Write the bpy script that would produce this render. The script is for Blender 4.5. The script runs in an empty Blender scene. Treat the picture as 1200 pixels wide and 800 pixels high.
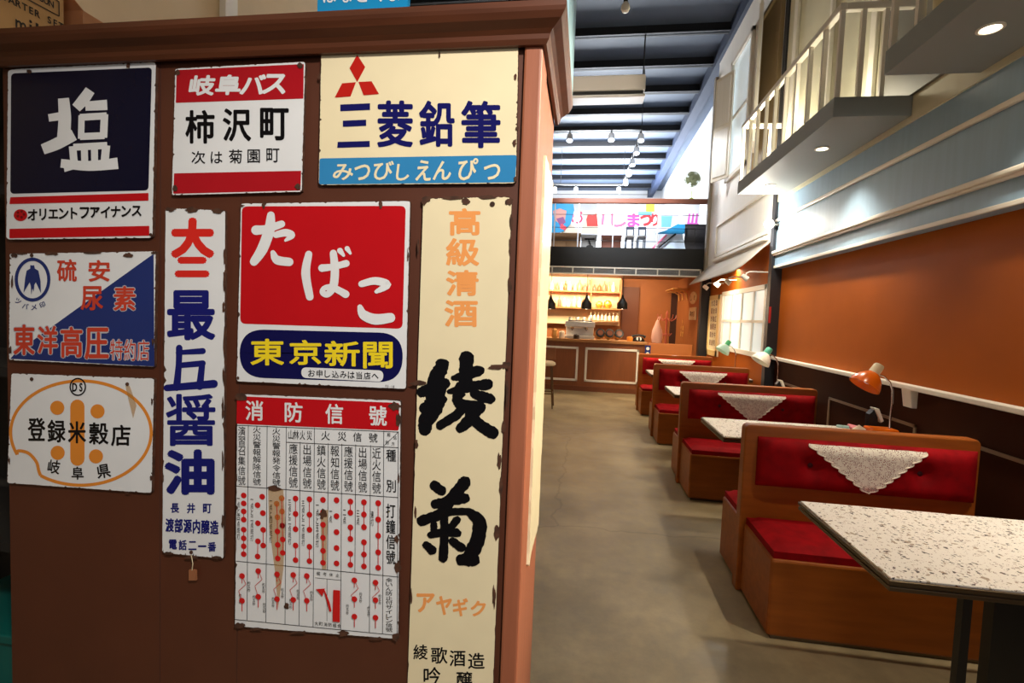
import bpy, bmesh, math, random
from mathutils import Vector, Matrix
random.seed(7)
scn = bpy.context.scene
COL = scn.collection
# ------------------------------------------------------------------ camera
H = 1.5
F, YAW, PITCH, ROLL = 578.9, 0.1448, -0.0539, 0.0392
def cam_axes():
    cy, sy, cp, sp = math.cos(YAW), math.sin(YAW), math.cos(PITCH), math.sin(PITCH)
    fw = Vector((-sy*cp, cy*cp, sp)); r = Vector((cy, sy, 0)); u = r.cross(fw)
    cr, sr = math.cos(ROLL), math.sin(ROLL)
    return r*cr+u*sr, -r*sr+u*cr, fw
CR, CU, CF = cam_axes()
cd = bpy.data.cameras.new('camera'); co = bpy.data.objects.new('camera', cd); COL.objects.link(co)
cd.sensor_width = 36; cd.lens = 36*F/1200; cd.clip_start = .05
co.matrix_world = Matrix(((CR.x, CU.x, -CF.x, 0), (CR.y, CU.y, -CF.y, 0), (CR.z, CU.z, -CF.z, H), (0, 0, 0, 1)))
scn.camera = co
def at(ax, val, px, py):
    """the point of the plane <ax>=val that the photograph shows at (px,py)"""
    d = CF + CR*((px-600)/F) - CU*((py-400)/F)
    k = 'xyz'.index(ax); o = Vector((0, 0, H))
    return o + d*((val-o[k])/d[k])
# ------------------------------------------------------------------ light
scn.view_settings.view_transform = 'Standard'; scn.view_settings.look = 'None'
scn.view_settings.gamma = 1; scn.view_settings.use_curve_mapping = False
scn.view_settings.exposure = 0.4
w = bpy.data.worlds.new('world'); scn.world = w; w.use_nodes = True
w.node_tree.nodes['Background'].inputs[0].default_value = (.95, .97, 1, 1)
w.node_tree.nodes['Background'].inputs[1].default_value = 0.06
def light(name, kind, loc, energy, color=(1, 1, 1), size=.1, target=None, size_y=None, spot=1.2, blend=.5):
    l = bpy.data.lights.new(name, kind); l.energy = energy; l.color = color
    if kind == 'AREA':
        l.size = size
        if size_y: l.shape = 'RECTANGLE'; l.size_y = size_y
    elif kind in ('POINT', 'SPOT'): l.shadow_soft_size = size
    if kind == 'SPOT': l.spot_size = spot; l.spot_blend = blend
    o = bpy.data.objects.new(name, l); COL.objects.link(o); o.location = loc
    if target is not None:
        o.rotation_euler = (Vector(target)-Vector(loc)).to_track_quat('-Z', 'Y').to_euler()
    return o
WARM = (1, .80, .55); WARM2 = (1, .70, .40); COOL = (.86, .93, 1)
light('storefront_daylight', 'AREA', (2.0, -2.4, 2.3), 22, (1, .98, .97), 1.4, (-.9, 1.2, 1.3), 1.4)
light('cabinet_spot', 'SPOT', (.75, -.55, 3.0), 205, (1, .93, .84), .12, (-.45, 1.2, 1.35), spot=1.15, blend=.9)
light('cabinet_side_fill', 'SPOT', (1.7, 1.8, 2.9), 420, (1, .88, .68), .07, (-.13, 1.5, 1.5), spot=.75, blend=.6)  # added fill for the cabinet's right side and cornice; no fixture here
for y, e, sp in ((1.85, 165, 1.35), (2.9, 85, 1.35), (4.7, 150, 1.75), (5.9, 115, 1.75)):  # the first one, out of view, is added to brighten the nearest table
    light('balcony_downlight', 'SPOT', (1.96, y, 3.03), e, (1, .87, .68), .05, (1.8, y, 0), spot=sp, blend=.9)
light('facade_uplight', 'POINT', (1.95, 6.15, 3.44), 38, (1, .90, .66), .06)
light('facade_uplight', 'POINT', (1.95, 4.6, 3.42), 7, (1, .90, .66), .06)
light('column_spot', 'POINT', (1.95, 6.3, 2.70), 26, (1, .93, .80), .05)
light('counter_wash', 'AREA', (-.3, 11.4, 2.4), 85, (1, .84, .6), 2.2, (-.3, 12.4, 1.6), .4)
light('back_wall_wash', 'SPOT', (1.4, 10.9, 2.45), 36, (1, .8, .54), .08, (1.5, 12.4, 1.0), spot=2.0)
for y, e in ((4.6, 85), (7.0, 120), (9.2, 130)):
    light('aisle_floor_fill', 'SPOT', (.1, y, 4.9), e, WARM, .12, (-.1, y, 0), spot=1.0, blend=.7)  # added fills for the aisle floor, hanging without fixtures
light('screen_fill', 'SPOT', (1.5, 9.0, 2.6), 150, (1, .82, .56), .08, (1.6, 10, .8), spot=1.1)  # added fill to brighten the low orange screen; no lamp body
light('upper_floor_fill', 'SPOT', (.2, 8.6, 5.0), 620, COOL, .15, (.6, 11.4, 3.5), spot=1.3, blend=.6)  # added fill for the banner and upper floor, set apart from the track
light('facade_fill', 'SPOT', (.95, 9.6, 5.2), 170, (.96, .98, 1), .1, (2.27, 8.4, 3.4), spot=1.0, blend=.7)  # added fill to whiten the second house front, without a fixture
light('air_conditioner_fill', 'SPOT', (-.9, 4.0, 5.2), 260, (1, .95, .9), .15, (.1, 9, 5.5), spot=.3, blend=.5)  # added fill to lift the air conditioner's face; no lamp stands there
light('upper_ceiling_fill', 'AREA', (.3, 17.2, 4.6), 1050, COOL, 2.5, (.3, 16.2, 6.5), 3)  # added upward fill brightening the far ceiling, no fixture built
light('mezzanine_ceiling_light', 'AREA', (.0, 13.5, 6.0), 300, (.92, .96, 1), 3.0, (.2, 15.5, 3.3), 3)
light('left_wall_light', 'AREA', (-2.0, .2, 4.2), 14, (1, .85, .62), .8, (-3.3, 2.6, 3.0), .8)

# ------------------------------------------------------------------ materials
def lin(c):
    f = lambda v: v/12.92 if v <= .04045 else ((v+.055)/1.055)**2.4
    return tuple(f(v/255.) for v in c)+(1,)
MATS = {}
def mat(name, rgb, rough=.5, metal=0, noise=0, nscale=8, bump=0, bscale=60, stretch=None, coat=0, emit=0, spec=.5, alpha=1):
    if name in MATS: return MATS[name]
    m = bpy.data.materials.new(name); m.use_nodes = True; nt = m.node_tree; b = nt.nodes['Principled BSDF']
    c = lin(rgb); b.inputs['Base Color'].default_value = c
    b.inputs['Roughness'].default_value = rough; b.inputs['Metallic'].default_value = metal
    b.inputs['Specular IOR Level'].default_value = spec
    if coat: b.inputs['Coat Weight'].default_value = coat; b.inputs['Coat Roughness'].default_value = .12
    if emit: b.inputs['Emission Color'].default_value = c; b.inputs['Emission Strength'].default_value = emit
    if alpha < 1: b.inputs['Alpha'].default_value = alpha
    if noise or bump:
        tc = nt.nodes.new('ShaderNodeTexCoord'); mp = nt.nodes.new('ShaderNodeMapping')
        nt.links.new(tc.outputs['Object'], mp.inputs[0])
        if stretch: mp.inputs['Scale'].default_value = stretch
    if noise:
        n = nt.nodes.new('ShaderNodeTexNoise'); n.inputs['Scale'].default_value = nscale; n.inputs['Detail'].default_value = 6
        nt.links.new(mp.outputs[0], n.inputs[0])
        r = nt.nodes.new('ShaderNodeValToRGB'); nt.links.new(n.outputs[0], r.inputs[0])
        r.color_ramp.elements[0].position = .3; r.color_ramp.elements[1].position = .72
        r.color_ramp.elements[0].color = tuple(v*(1-noise) for v in c[:3])+(1,)
        r.color_ramp.elements[1].color = tuple(min(1, v*(1+noise)) for v in c[:3])+(1,)
        nt.links.new(r.outputs[0], b.inputs['Base Color'])
    if bump:
        n2 = nt.nodes.new('ShaderNodeTexNoise'); n2.inputs['Scale'].default_value = bscale
        nt.links.new(mp.outputs[0], n2.inputs[0])
        bp = nt.nodes.new('ShaderNodeBump'); bp.inputs['Strength'].default_value = bump; bp.inputs['Distance'].default_value = .004
        nt.links.new(n2.outputs[0], bp.inputs['Height']); nt.links.new(bp.outputs[0], b.inputs['Normal'])
    MATS[name] = m
    return m
def floor_mat():
    m = mat('polished_concrete', (152, 136, 104), .3, noise=.28, nscale=2.2, bump=.12, bscale=9)
    nt = m.node_tree; b = nt.nodes['Principled BSDF']
    tc = [n for n in nt.nodes if n.type == 'TEX_COORD'][0]
    n = nt.nodes.new('ShaderNodeTexNoise'); n.inputs['Scale'].default_value = 11; n.inputs['Detail'].default_value = 8; n.inputs['Roughness'].default_value = .7
    nt.links.new(tc.outputs['Object'], n.inputs[0])
    r = nt.nodes.new('ShaderNodeMapRange'); r.inputs[1].default_value = .3; r.inputs[2].default_value = .7; r.inputs[3].default_value = .3; r.inputs[4].default_value = .58
    nt.links.new(n.outputs[0], r.inputs[0]); nt.links.new(r.outputs[0], b.inputs['Roughness'])
    ramp = [k for k in nt.nodes if k.type == 'VALTORGB'][0]
    mix = nt.nodes.new('ShaderNodeMix'); mix.data_type = 'RGBA'; mix.blend_type = 'MULTIPLY'; mix.inputs[0].default_value = 1
    r2 = nt.nodes.new('ShaderNodeMapRange'); r2.inputs[1].default_value = .35; r2.inputs[2].default_value = .65; r2.inputs[3].default_value = .82; r2.inputs[4].default_value = 1.08
    nt.links.new(n.outputs[0], r2.inputs[0])
    # hairline cracks
    v = nt.nodes.new('ShaderNodeTexVoronoi'); v.feature = 'DISTANCE_TO_EDGE'; v.inputs['Scale'].default_value = .55
    n3 = nt.nodes.new('ShaderNodeTexNoise'); n3.inputs['Scale'].default_value = 5; n3.inputs['Detail'].default_value = 5
    nt.links.new(tc.outputs['Object'], n3.inputs[0])
    mx = nt.nodes.new('ShaderNodeMix'); mx.data_type = 'RGBA'; mx.inputs[0].default_value = .12
    nt.links.new(tc.outputs['Object'], mx.inputs[6]); nt.links.new(n3.outputs[1], mx.inputs[7]); nt.links.new(mx.outputs[2], v.inputs[0])
    r3 = nt.nodes.new('ShaderNodeMapRange'); r3.inputs[1].default_value = 0; r3.inputs[2].default_value = .006; r3.inputs[3].default_value = .72; r3.inputs[4].default_value = 1
    nt.links.new(v.outputs['Distance'], r3.inputs[0])
    mm = nt.nodes.new('ShaderNodeMath'); mm.operation = 'MULTIPLY'
    nt.links.new(r2.outputs[0], mm.inputs[0]); nt.links.new(r3.outputs[0], mm.inputs[1])
    nt.links.new(ramp.outputs[0], mix.inputs[6]); nt.links.new(mm.outputs[0], mix.inputs[7])
    nt.links.new(mix.outputs[2], b.inputs['Base Color'])
    return m
def terrazzo_mat():
    m = mat('terrazzo', (246, 242, 234), .3); nt = m.node_tree; b = nt.nodes['Principled BSDF']
    tc = nt.nodes.new('ShaderNodeTexCoord'); prev = None
    def chips(scale, thr, seedoff, colour, base):
        mp = nt.nodes.new('ShaderNodeMapping'); mp.inputs['Location'].default_value = (seedoff, seedoff*.7, 0)
        nt.links.new(tc.outputs['Object'], mp.inputs[0])
        nz = nt.nodes.new('ShaderNodeTexNoise'); nz.inputs['Scale'].default_value = scale*1.3
        nt.links.new(mp.outputs[0], nz.inputs[0])
        mx0 = nt.nodes.new('ShaderNodeMix'); mx0.data_type = 'RGBA'; mx0.inputs[0].default_value = .03
        nt.links.new(mp.outputs[0], mx0.inputs[6]); nt.links.new(nz.outputs[1], mx0.inputs[7])
        v = nt.nodes.new('ShaderNodeTexVoronoi'); v.inputs['Scale'].default_value = scale; v.inputs['Randomness'].default_value = 1
        nt.links.new(mx0.outputs[2], v.inputs[0])
        # chip size differs per cell
        sep = nt.nodes.new('ShaderNodeSeparateColor'); nt.links.new(v.outputs['Color'], sep.inputs[0])
        mu = nt.nodes.new('ShaderNodeMath'); mu.operation = 'MULTIPLY'; mu.inputs[1].default_value = thr
        nt.links.new(sep.outputs[0], mu.inputs[0])
        lt = nt.nodes.new('ShaderNodeMath'); lt.operation = 'LESS_THAN'
        nt.links.new(v.outputs['Distance'], lt.inputs[0]); nt.links.new(mu.outputs[0], lt.inputs[1])
        mx = nt.nodes.new('ShaderNodeMix'); mx.data_type = 'RGBA'
        nt.links.new(lt.outputs[0], mx.inputs[0])
        if base is None: mx.inputs[6].default_value = lin((246, 242, 234))
        else: nt.links.new(base, mx.inputs[6])
        mx.inputs[7].default_value = lin(colour)
        return mx.outputs[2]
    o = chips(38, .34, 0, (176, 160, 140), None)
    o = chips(52, .36, 3.1, (58, 52, 50), o)
    o = chips(88, .34, 7.7, (120, 82, 60), o)
    nt.links.new(o, b.inputs['Base Color'])
    return m
def lace_mat():
    m = mat('lace', (246, 236, 222), .85); nt = m.node_tree; b = nt.nodes['Principled BSDF']
    tc = nt.nodes.new('ShaderNodeTexCoord')
    v = nt.nodes.new('ShaderNodeTexVoronoi'); v.feature = 'DISTANCE_TO_EDGE'; v.inputs['Scale'].default_value = 150
    nt.links.new(tc.outputs['Object'], v.inputs[0])
    g = nt.nodes.new('ShaderNodeMath'); g.operation = 'LESS_THAN'; g.inputs[1].default_value = .225
    nt.links.new(v.outputs['Distance'], g.inputs[0])
    n = nt.nodes.new('ShaderNodeTexVoronoi'); n.inputs['Scale'].default_value = 34
    nt.links.new(tc.outputs['Object'], n.inputs[0])
    g2 = nt.nodes.new('ShaderNodeMath'); g2.operation = 'LESS_THAN'; g2.inputs[1].default_value = .36
    nt.links.new(n.outputs['Distance'], g2.inputs[0])
    mx = nt.nodes.new('ShaderNodeMath'); mx.operation = 'MAXIMUM'
    nt.links.new(g.outputs[0], mx.inputs[0]); nt.links.new(g2.outputs[0], mx.inputs[1])
    nt.links.new(mx.outputs[0], b.inputs['Alpha'])
    return m
def velvet_mat():
    m = mat('red_velvet', (142, 2, 12), .8, noise=.25, nscale=14, bump=.1, bscale=300)
    b = m.node_tree.nodes['Principled BSDF']
    b.inputs['Specular IOR Level'].default_value = .15
    return m

M_floor = floor_mat(); M_terr = terrazzo_mat(); M_lace = lace_mat(); M_velvet = velvet_mat()
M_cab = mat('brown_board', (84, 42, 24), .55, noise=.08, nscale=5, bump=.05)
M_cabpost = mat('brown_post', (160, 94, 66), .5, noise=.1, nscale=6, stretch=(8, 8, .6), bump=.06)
M_cornice = mat('cornice_wood', (88, 46, 25), .45, noise=.2, nscale=5, stretch=(.7, 8, 8))
M_wallbrown = mat('orange_brown_paint', (166, 84, 20), .65, noise=.05, nscale=3, spec=.15, bump=.05, bscale=120)
M_wainscot = mat('lower_wall_brown', (58, 27, 10), .7, spec=.08, noise=.07, nscale=4)  # darker brown than the wall above the ledge
M_frieze = mat('blue_grey_boards', (140, 170, 196), .5, noise=.05, nscale=4, stretch=(6, 6, .5))
M_white = mat('white_paint', (232, 226, 214), .45)
M_facade = mat('cream_facade', (205, 200, 176), .6, noise=.05, nscale=3)
M_siding = mat('pale_siding', (238, 236, 232), .6, noise=.04, nscale=5, stretch=(1, 14, .3))
M_balc = mat('balcony_grey', (136, 142, 142), .6)
M_steel = mat('dark_steel', (34, 33, 36), .45)
M_black = mat('black_metal', (12, 12, 13), .4)
M_navyceil = mat('navy_ceiling_sheet', (76, 88, 108), .6, noise=.12, nscale=1.2)
M_beam = mat('dark_beam', (12, 14, 22), .6)
M_wood = mat('honey_plywood', (154, 82, 24), .45, spec=.3, noise=.16, nscale=3.2, stretch=(1.2, 8, 8), coat=.08)
M_counterwood = mat('counter_panel', (132, 74, 36), .5, noise=.1, nscale=4, stretch=(6, 6, .7))
M_beige = mat('beige_plaster', (208, 184, 148), .8, noise=.04, nscale=3)
M_mezzwall = mat('white_plaster', (238, 240, 244), .7)
M_alu = mat('bronze_edge', (104, 88, 66), .35, metal=.7)
M_silver = mat('brushed_steel', (214, 212, 208), .3, metal=.35)
M_chrome = mat('chrome', (205, 200, 195), .15, metal=1)
M_orange = mat('orange_lacquer', (232, 106, 12), .25, coat=.5)
M_mint = mat('mint_plastic', (88, 190, 160), .35)
M_green = mat('green_plastic', (66, 190, 112), .35)
M_cream = mat('cream_plastic', (222, 206, 168), .4)
M_orangewall = mat('orange_wall', (172, 100, 46), .6, noise=.05, nscale=3)
M_rust = mat('rust', (74, 44, 28), .85, noise=.5, nscale=60)
M_stain = mat('rust_stain', (196, 148, 70), .7, alpha=.5)
M_dark = mat('near_black', (16, 14, 13), .7)
M_card = mat('cardboard', (196, 150, 92), .8, noise=.08, nscale=8)
M_bulb = mat('lamp_glow', (255, 236, 205), .4, emit=9)
M_bulbcool = mat('lamp_glow_cool', (240, 246, 255), .4, emit=7)
M_pane = mat('glowing_pane', (226, 240, 245), .3, emit=.25)
M_sky = mat('daylight_pane', (240, 246, 255), .3, emit=2.2)
def enamel(name, rgb, rough=.24): return mat(name, rgb, rough, noise=.03, nscale=9, spec=.22)
E_white = enamel('enamel_white', (226, 228, 230)); E_cream = enamel('enamel_cream', (236, 222, 184))
E_navy = enamel('enamel_navy', (14, 15, 40)); E_red = enamel('enamel_red', (190, 20, 28)); E_blue = enamel('enamel_blue', (52, 132, 186))
E_black = enamel('enamel_black', (16, 15, 18)); E_orange = enamel('enamel_orange', (240, 160, 92)); E_yellow = enamel('enamel_yellow', (240, 214, 40))
E_dblue = enamel('enamel_deep_blue', (38, 52, 112)); E_ink = enamel('ink_blue', (26, 30, 110)); E_orange2 = enamel('enamel_amber', (222, 138, 52))
E_brick = enamel('enamel_brick_red', (196, 66, 46))

# ------------------------------------------------------------------ mesh helpers
def setp(o, label=None, cat=None, group=None, kind=None):
    if label: o['label'] = label
    if cat: o['category'] = cat
    if group: o['group'] = group
    if kind: o['kind'] = kind
    return o
ORG = {}
def thing(name, label, cat, loc=(0, 0, 0), group=None):
    o = bpy.data.objects.new(name, None); COL.objects.link(o); o.location = loc; o.empty_display_size = .1
    ORG[o.name] = Vector(loc)
    return setp(o, label, cat, group)
def copy_tree(o, parent=None):
    c = o.copy(); COL.objects.link(c); c.parent = parent
    for ch in list(o.children):
        copy_tree(ch, c)
    return c
class MB:
    def __init__(s): s.bm = bmesh.new(); s.layer = 0.0
    def box(s, x0, x1, y0, y1, z0, z1, M=None):
        vs = [s.bm.verts.new((x, y, z)) for x in (x0, x1) for y in (y0, y1) for z in (z0, z1)]
        for f in ((0, 1, 3, 2), (4, 6, 7, 5), (0, 4, 5, 1), (2, 3, 7, 6), (0, 2, 6, 4), (1, 5, 7, 3)):
            s.bm.faces.new([vs[i] for i in f])
        if M is not None: bmesh.ops.transform(s.bm, matrix=M, verts=vs)
        return s
    def beam(s, p0, p1, wx, wz, up=(0, 0, 1)):
        p0, p1 = Vector(p0), Vector(p1); d = (p1-p0); L = d.length; d.normalize()
        side = d.cross(Vector(up)); 
        if side.length < 1e-6: side = Vector((1, 0, 0))
        side.normalize(); u = side.cross(d)
        vs = []
        for p in (p0, p1):
            for a, b in ((-1, -1), (1, -1), (1, 1), (-1, 1)):
                vs.append(s.bm.verts.new(p+side*(a*wx/2)+u*(b*wz/2)))
        for f in ((3, 2, 1, 0), (4, 5, 6, 7), (0, 1, 5, 4), (1, 2, 6, 5), (2, 3, 7, 6), (3, 0, 4, 7)): s.bm.faces.new([vs[i] for i in f])
        return s
    def cyl(s, p0, p1, r0, r1=None, n=16, caps=True):
        if r1 is None: r1 = r0
        return s.tube([p0, p1], [r0, r1], n, caps)
    def tube(s, pts, rs, n=12, caps=True):
        pts = [Vector(p) for p in pts]
        if not hasattr(rs, '__len__'): rs = [rs]*len(pts)
        rings = []; ref = None
        for i, p in enumerate(pts):
            d = (pts[min(i+1, len(pts)-1)]-pts[max(i-1, 0)]).normalized()
            if ref is None:
                ref = Vector((0, 0, 1)) if abs(d.z) < .9 else Vector((1, 0, 0))
            a = d.cross(ref)
            if a.length < 1e-5: a = d.cross(Vector((0, 1, 0)))
            a.normalize(); b = d.cross(a).normalized(); ref = a.cross(d)
            rings.append([s.bm.verts.new(p+(a*math.cos(t)+b*math.sin(t))*rs[i]) for t in [2*math.pi*k/n for k in range(n)]])
        for i in range(len(rings)-1):
            for k in range(n):
                s.bm.faces.new((rings[i][k], rings[i][(k+1) % n], rings[i+1][(k+1) % n], rings[i+1][k]))
        if caps:
            s.bm.faces.new(rings[0][::-1]); s.bm.faces.new(rings[-1])
        return s
    def lathe(s, prof, c=(0, 0, 0), axis=(0, 0, 1), n=24, caps=(True, True)):
        c = Vector(c); q = Vector((0, 0, 1)).rotation_difference(Vector(axis))
        rings = []
        for r, z in prof:
            rings.append([s.bm.verts.new(c+q @ Vector((r*math.cos(2*math.pi*k/n), r*math.sin(2*math.pi*k/n), z))) for k in range(n)])
        for i in range(len(rings)-1):
            for k in range(n):
                s.bm.faces.new((rings[i][k], rings[i][(k+1) % n], rings[i+1][(k+1) % n], rings[i+1][k]))
        if caps[0]: s.bm.faces.new(rings[0][::-1])
        if caps[1]: s.bm.faces.new(rings[-1])
        return s
    def prism(s, pts, off):
        """closed outline pts (3D) pushed by vector off"""
        off = Vector(off)
        a = [s.bm.verts.new(Vector(p)) for p in pts]; b = [s.bm.verts.new(Vector(p)+off) for p in pts]
        n = len(a)
        s.bm.faces.new(a); s.bm.faces.new(b[::-1])
        for i in range(n):
            s.bm.faces.new((a[i], b[i], b[(i+1) % n], a[(i+1) % n]))
        return s
    def poly(s, pts):
        s.bm.faces.new([s.bm.verts.new(Vector(p)) for p in pts]); return s
    def mesh(s, verts, faces):
        vs = [s.bm.verts.new(Vector(v)) for v in verts]
        for f in faces:
            try: s.bm.faces.new([vs[i] for i in f])
            except ValueError: pass
        return s
    def build(s, name, m, parent=None, smooth=False, bevel=0, seg=2, norm=True):
        if norm: bmesh.ops.recalc_face_normals(s.bm, faces=s.bm.faces[:])
        root = parent
        while root is not None and root.parent is not None: root = root.parent
        if root is not None:
            off = ORG.get(root.name, Vector((0, 0, 0)))
            bmesh.ops.translate(s.bm, vec=-off, verts=s.bm.verts[:])
        me = bpy.data.meshes.new(name); s.bm.to_mesh(me); s.bm.free()
        if isinstance(m, (list, tuple)):
            for k in m: me.materials.append(k)
        else: me.materials.append(m)
        o = bpy.data.objects.new(name, me); COL.objects.link(o)
        if parent is not None: o.parent = parent
        if smooth:
            for p in me.polygons: p.use_smooth = True
            md = o.modifiers.new('edge', 'EDGE_SPLIT'); md.split_angle = math.radians(40)
        if bevel:
            b = o.modifiers.new('bevel', 'BEVEL'); b.width = bevel; b.segments = seg; b.limit_method = 'ANGLE'; b.angle_limit = math.radians(50)
        return o
def B(*a): return MB().box(*a)
def struct(name, mb, m, parent=None, **k):
    o = mb.build(name, m, parent, **k)
    if parent is None: o['kind'] = 'structure'
    return o

# ------------------------------------------------------------------ room
XW = 2.36                     # brown wall of the booths
XF = 2.27                     # front of the painted house front above it
YM = 10.15                    # counter front and edge of the upper floor
ZC = 6.61
struct('floor', B(-3.4, 2.6, -2.6, 13, -.12, 0), M_floor)
wr = struct('wall_right', B(XW, XW+.2, -2.6, 13, 0, 2.62), M_wallbrown)
zr = 1.10                    # height of the ledge
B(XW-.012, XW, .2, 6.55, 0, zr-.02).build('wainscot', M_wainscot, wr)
def xz(x, px, py): return at('x', x, px, py)
wz = {}
for nm, px, py in (('bot', 905, 315), ('t1', 907, 297), ('t2', 911, 259)): wz[nm] = at('x', XF, px, py).z
print('frieze', wz)
YE = 6.52                     # end of the first house front (steel column)
zb, z1, z2 = wz['bot'], wz['t1'], wz['t2']
B(XF, XW+.2, .2, YE, zb, 6.45).build('frieze', M_frieze, wr)
B(XF-.03, XF, .2, YE, z2-.018, z2+.018).build('moulding', M_white, wr, bevel=.008)
B(XF-.045, XF, .2, YE, z1-.016, z1+.02).build('moulding', M_white, wr, bevel=.01)
B(XF-.03, XF-.0, .2, YE, z1-.035, z1-.016).build('moulding', M_white, wr, bevel=.006)
B(XF-.012, XF, .2, YE, zb, zb+.03).build('moulding', M_white, wr, bevel=.004)
B(XF-.015, XF+.02, .2, YE, 3.0, 6.45).build('upper_facade', M_facade, wr)
# ledge along the wall with its brackets
lg = thing('wall_ledge', 'white painted ledge running along the brown wall above the booths', 'ledge', (XW, 3.5, zr))
B(XW-.075, XW, .2, 6.52, zr-.022, zr+.012).build('shelf_board', M_white, lg, bevel=.006)
for by in (at('x', XW-.05, 1064, 455).y,):
    MB().prism([(XW-.065, by-.05, zr-.022), (XW, by-.05, zr-.022), (XW, by-.05, zr-.15), (XW-.045, by-.05, zr-.15)], (0, .1, 0)).build('bracket', M_white, lg, bevel=.004)
# trim frames on the wainscot
def frame_trim(y0, y1, z0, z1, name, n):
    t = thing(name, None, None); t['kind'] = 'structure'
    g = .022
    B(XW-.022, XW-.012, y0, y1, z1-g, z1).build('moulding', M_whitedim, t)
    B(XW-.022, XW-.012, y0, y1, z0, z0+g).build('moulding', M_whitedim, t)
    B(XW-.022, XW-.012, y0, y0+g, z0, z1).build('moulding', M_whitedim, t)
    B(XW-.022, XW-.012, y1-g, y1, z0, z1).build('moulding', M_whitedim, t)
M_whitedim = mat('beige_trim', (150, 122, 92), .5)
yy = at('x', XW-.02, 971, 466).y
for i, (a, b) in enumerate(((yy-1.26, yy), (yy-2.9, yy-1.6), (yy+.3, yy+1.2))):
    frame_trim(a, b, .2, .835, 'trim_%d' % (i+1), i)
# left, beyond and ceiling
struct('wall_left', B(-3.5, -3.3, -2.6, 20.5, 0, 6.61), M_beige)
struct('trim_4', B(-3.3, -3.24, 4.05, 4.2, 2.4, 6.6), M_white)
ce = struct('ceiling', B(-3.4, 2.95, -2.6, 20.5, ZC, ZC+.1), M_navyceil)
for k in range(20):
    y = 20.54-1.135*k - .1
    if y < -1: break
    bm = MB(); bm.box(-3.3, XF-.06, y, y+.03, 6.45, ZC).box(-3.3, XF-.06, y-.05, y+.08, 6.45, 6.465)
    bm.build('beam', M_beam, ce)
B(XF-.06, XF+.14, .2, 20.4, 6.34, ZC).build('edge_beam', mat('blue_beam', (42, 54, 80), .6), ce)
struct('wall_back', B(-3.4, 2.6, 12.6, 12.7, 0, 2.6), M_orangewall)
struct('wall_far', B(-3.4, 2.95, 20.4, 20.5, 2.6, 6.7), M_mezzwall)
# second house front (beyond the steel column)
wf = struct('wall_house_front', B(XF, XF+.15, YE+.16, YM-.2, 2.55, 6.4), M_siding)
yA, yB = YE+.25, YM-.75
za, zt = 2.66, 3.2
for (a, b, c, d) in ((yA, yB, za, za+.05), (yA, yB, zt, zt+.05), (yB-.05, yB, za, zt+.05)):
    B(XF-.03, XF, a, b, c, d).build('moulding', M_white, wf, bevel=.006)
B(XF-.06, XF, yA, yB, za-.08, za-.03).build('moulding', M_white, wf, bevel=.01)
struct('wall_side_upper', B(2.75, 2.95, YM, 20.4, 2.6, 6.7), M_mezzwall)
struct('trim_5', B(XF-.05, XF+.03, YM-.2, YM-.08, 2.5, 6.1), mat('taupe_post', (150, 138, 122), .6))

# windows of the house fronts
def window(name, y0, y1, z0, z1, x, pane_m, nv, nh, fw=.06, frame_m=None, reveal=.05):
    t = thing(name, None, None); t['kind'] = 'structure'
    fm = frame_m or M_white
    mb = MB()
    mb.box(x-reveal, x, y0, y0+fw, z0, z1).box(x-reveal, x, y1-fw, y1, z0, z1).box(x-reveal, x, y0, y1, z1-fw, z1).box(x-reveal, x, y0, y1, z0, z0+fw)
    mb.build('window_frame', fm, t, bevel=.006)
    b = MB()
    for k in range(1, nv):
        yk = y0+(y1-y0)*k/nv; b.box(x-reveal*.7, x, yk-.018, yk+.018, z0+fw, z1-fw)
    for k in range(1, nh):
        zk = z0+(z1-z0)*k/nh; b.box(x-reveal*.7, x, y0+fw, y1-fw, zk-.022, zk+.022)
    if nv > 1 or nh > 1: b.build('glazing_bars', fm, t)
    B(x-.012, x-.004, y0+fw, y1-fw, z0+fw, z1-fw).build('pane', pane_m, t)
    return t
M_olive = mat('olive_panel', (142, 120, 84), .5)
ya_, yb_ = at('x', XF, 882, 100).y, at('x', XF, 859, 100).y
wa = window('window_2', ya_, yb_, 3.86, 5.85, XF, M_pane, 1, 2, .07)  # white recess; light from the uplight is put in as pane glow
h1 = at('x', XF-.05, 857, 150); f1 = h1+Vector((-.18, .37, 0)); e2 = at('x', XF-.05, 887, 100); rd = Vector((e2.x, e2.y, 0)).normalized()
for p0, p1, zz0, zz1 in ((Vector((h1.x, h1.y, 0)), Vector((f1.x, f1.y, 0)), 3.9, 5.62), (Vector((e2.x, e2.y, 0)), Vector((e2.x, e2.y, 0))-rd*.5, 3.9, 5.75)):
    mb = MB()
    mb.beam(p0+Vector((0, 0, (zz0+zz1)/2)), p1+Vector((0, 0, (zz0+zz1)/2)), .03, zz1-zz0)
    sh = mb.build('shutter', M_white, wa)
    mb = MB(); d = (p1-p0).normalized(); L = (p1-p0).length; nrm = d.cross(Vector((0, 0, 1)))*(.02)
    for (c, e) in ((zz0+.06, (zz0+zz1)/2-.04), ((zz0+zz1)/2+.04, zz1-.06)):
        for sgn in (1, -1):
            q = [p0+d*.05+nrm*sgn, p1-d*.05+nrm*sgn]
            mb.beam(q[0]+Vector((0, 0, (c+e)/2)), q[1]+Vector((0, 0, (c+e)/2)), .012, e-c)
    mb.build('louvre_panel', M_siding, sh)
window('window_3', YE+.2, at('x', XF, 890, 100).y, 3.5, 5.75, XF, M_olive, 1, 1, .05, M_olive)
window('window_1', *(6.86, 8.98), 1.05, 2.03, XW, M_pane, 4, 2, .07)
w4 = thing('window_4', None, None); w4['kind'] = 'structure'
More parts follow.
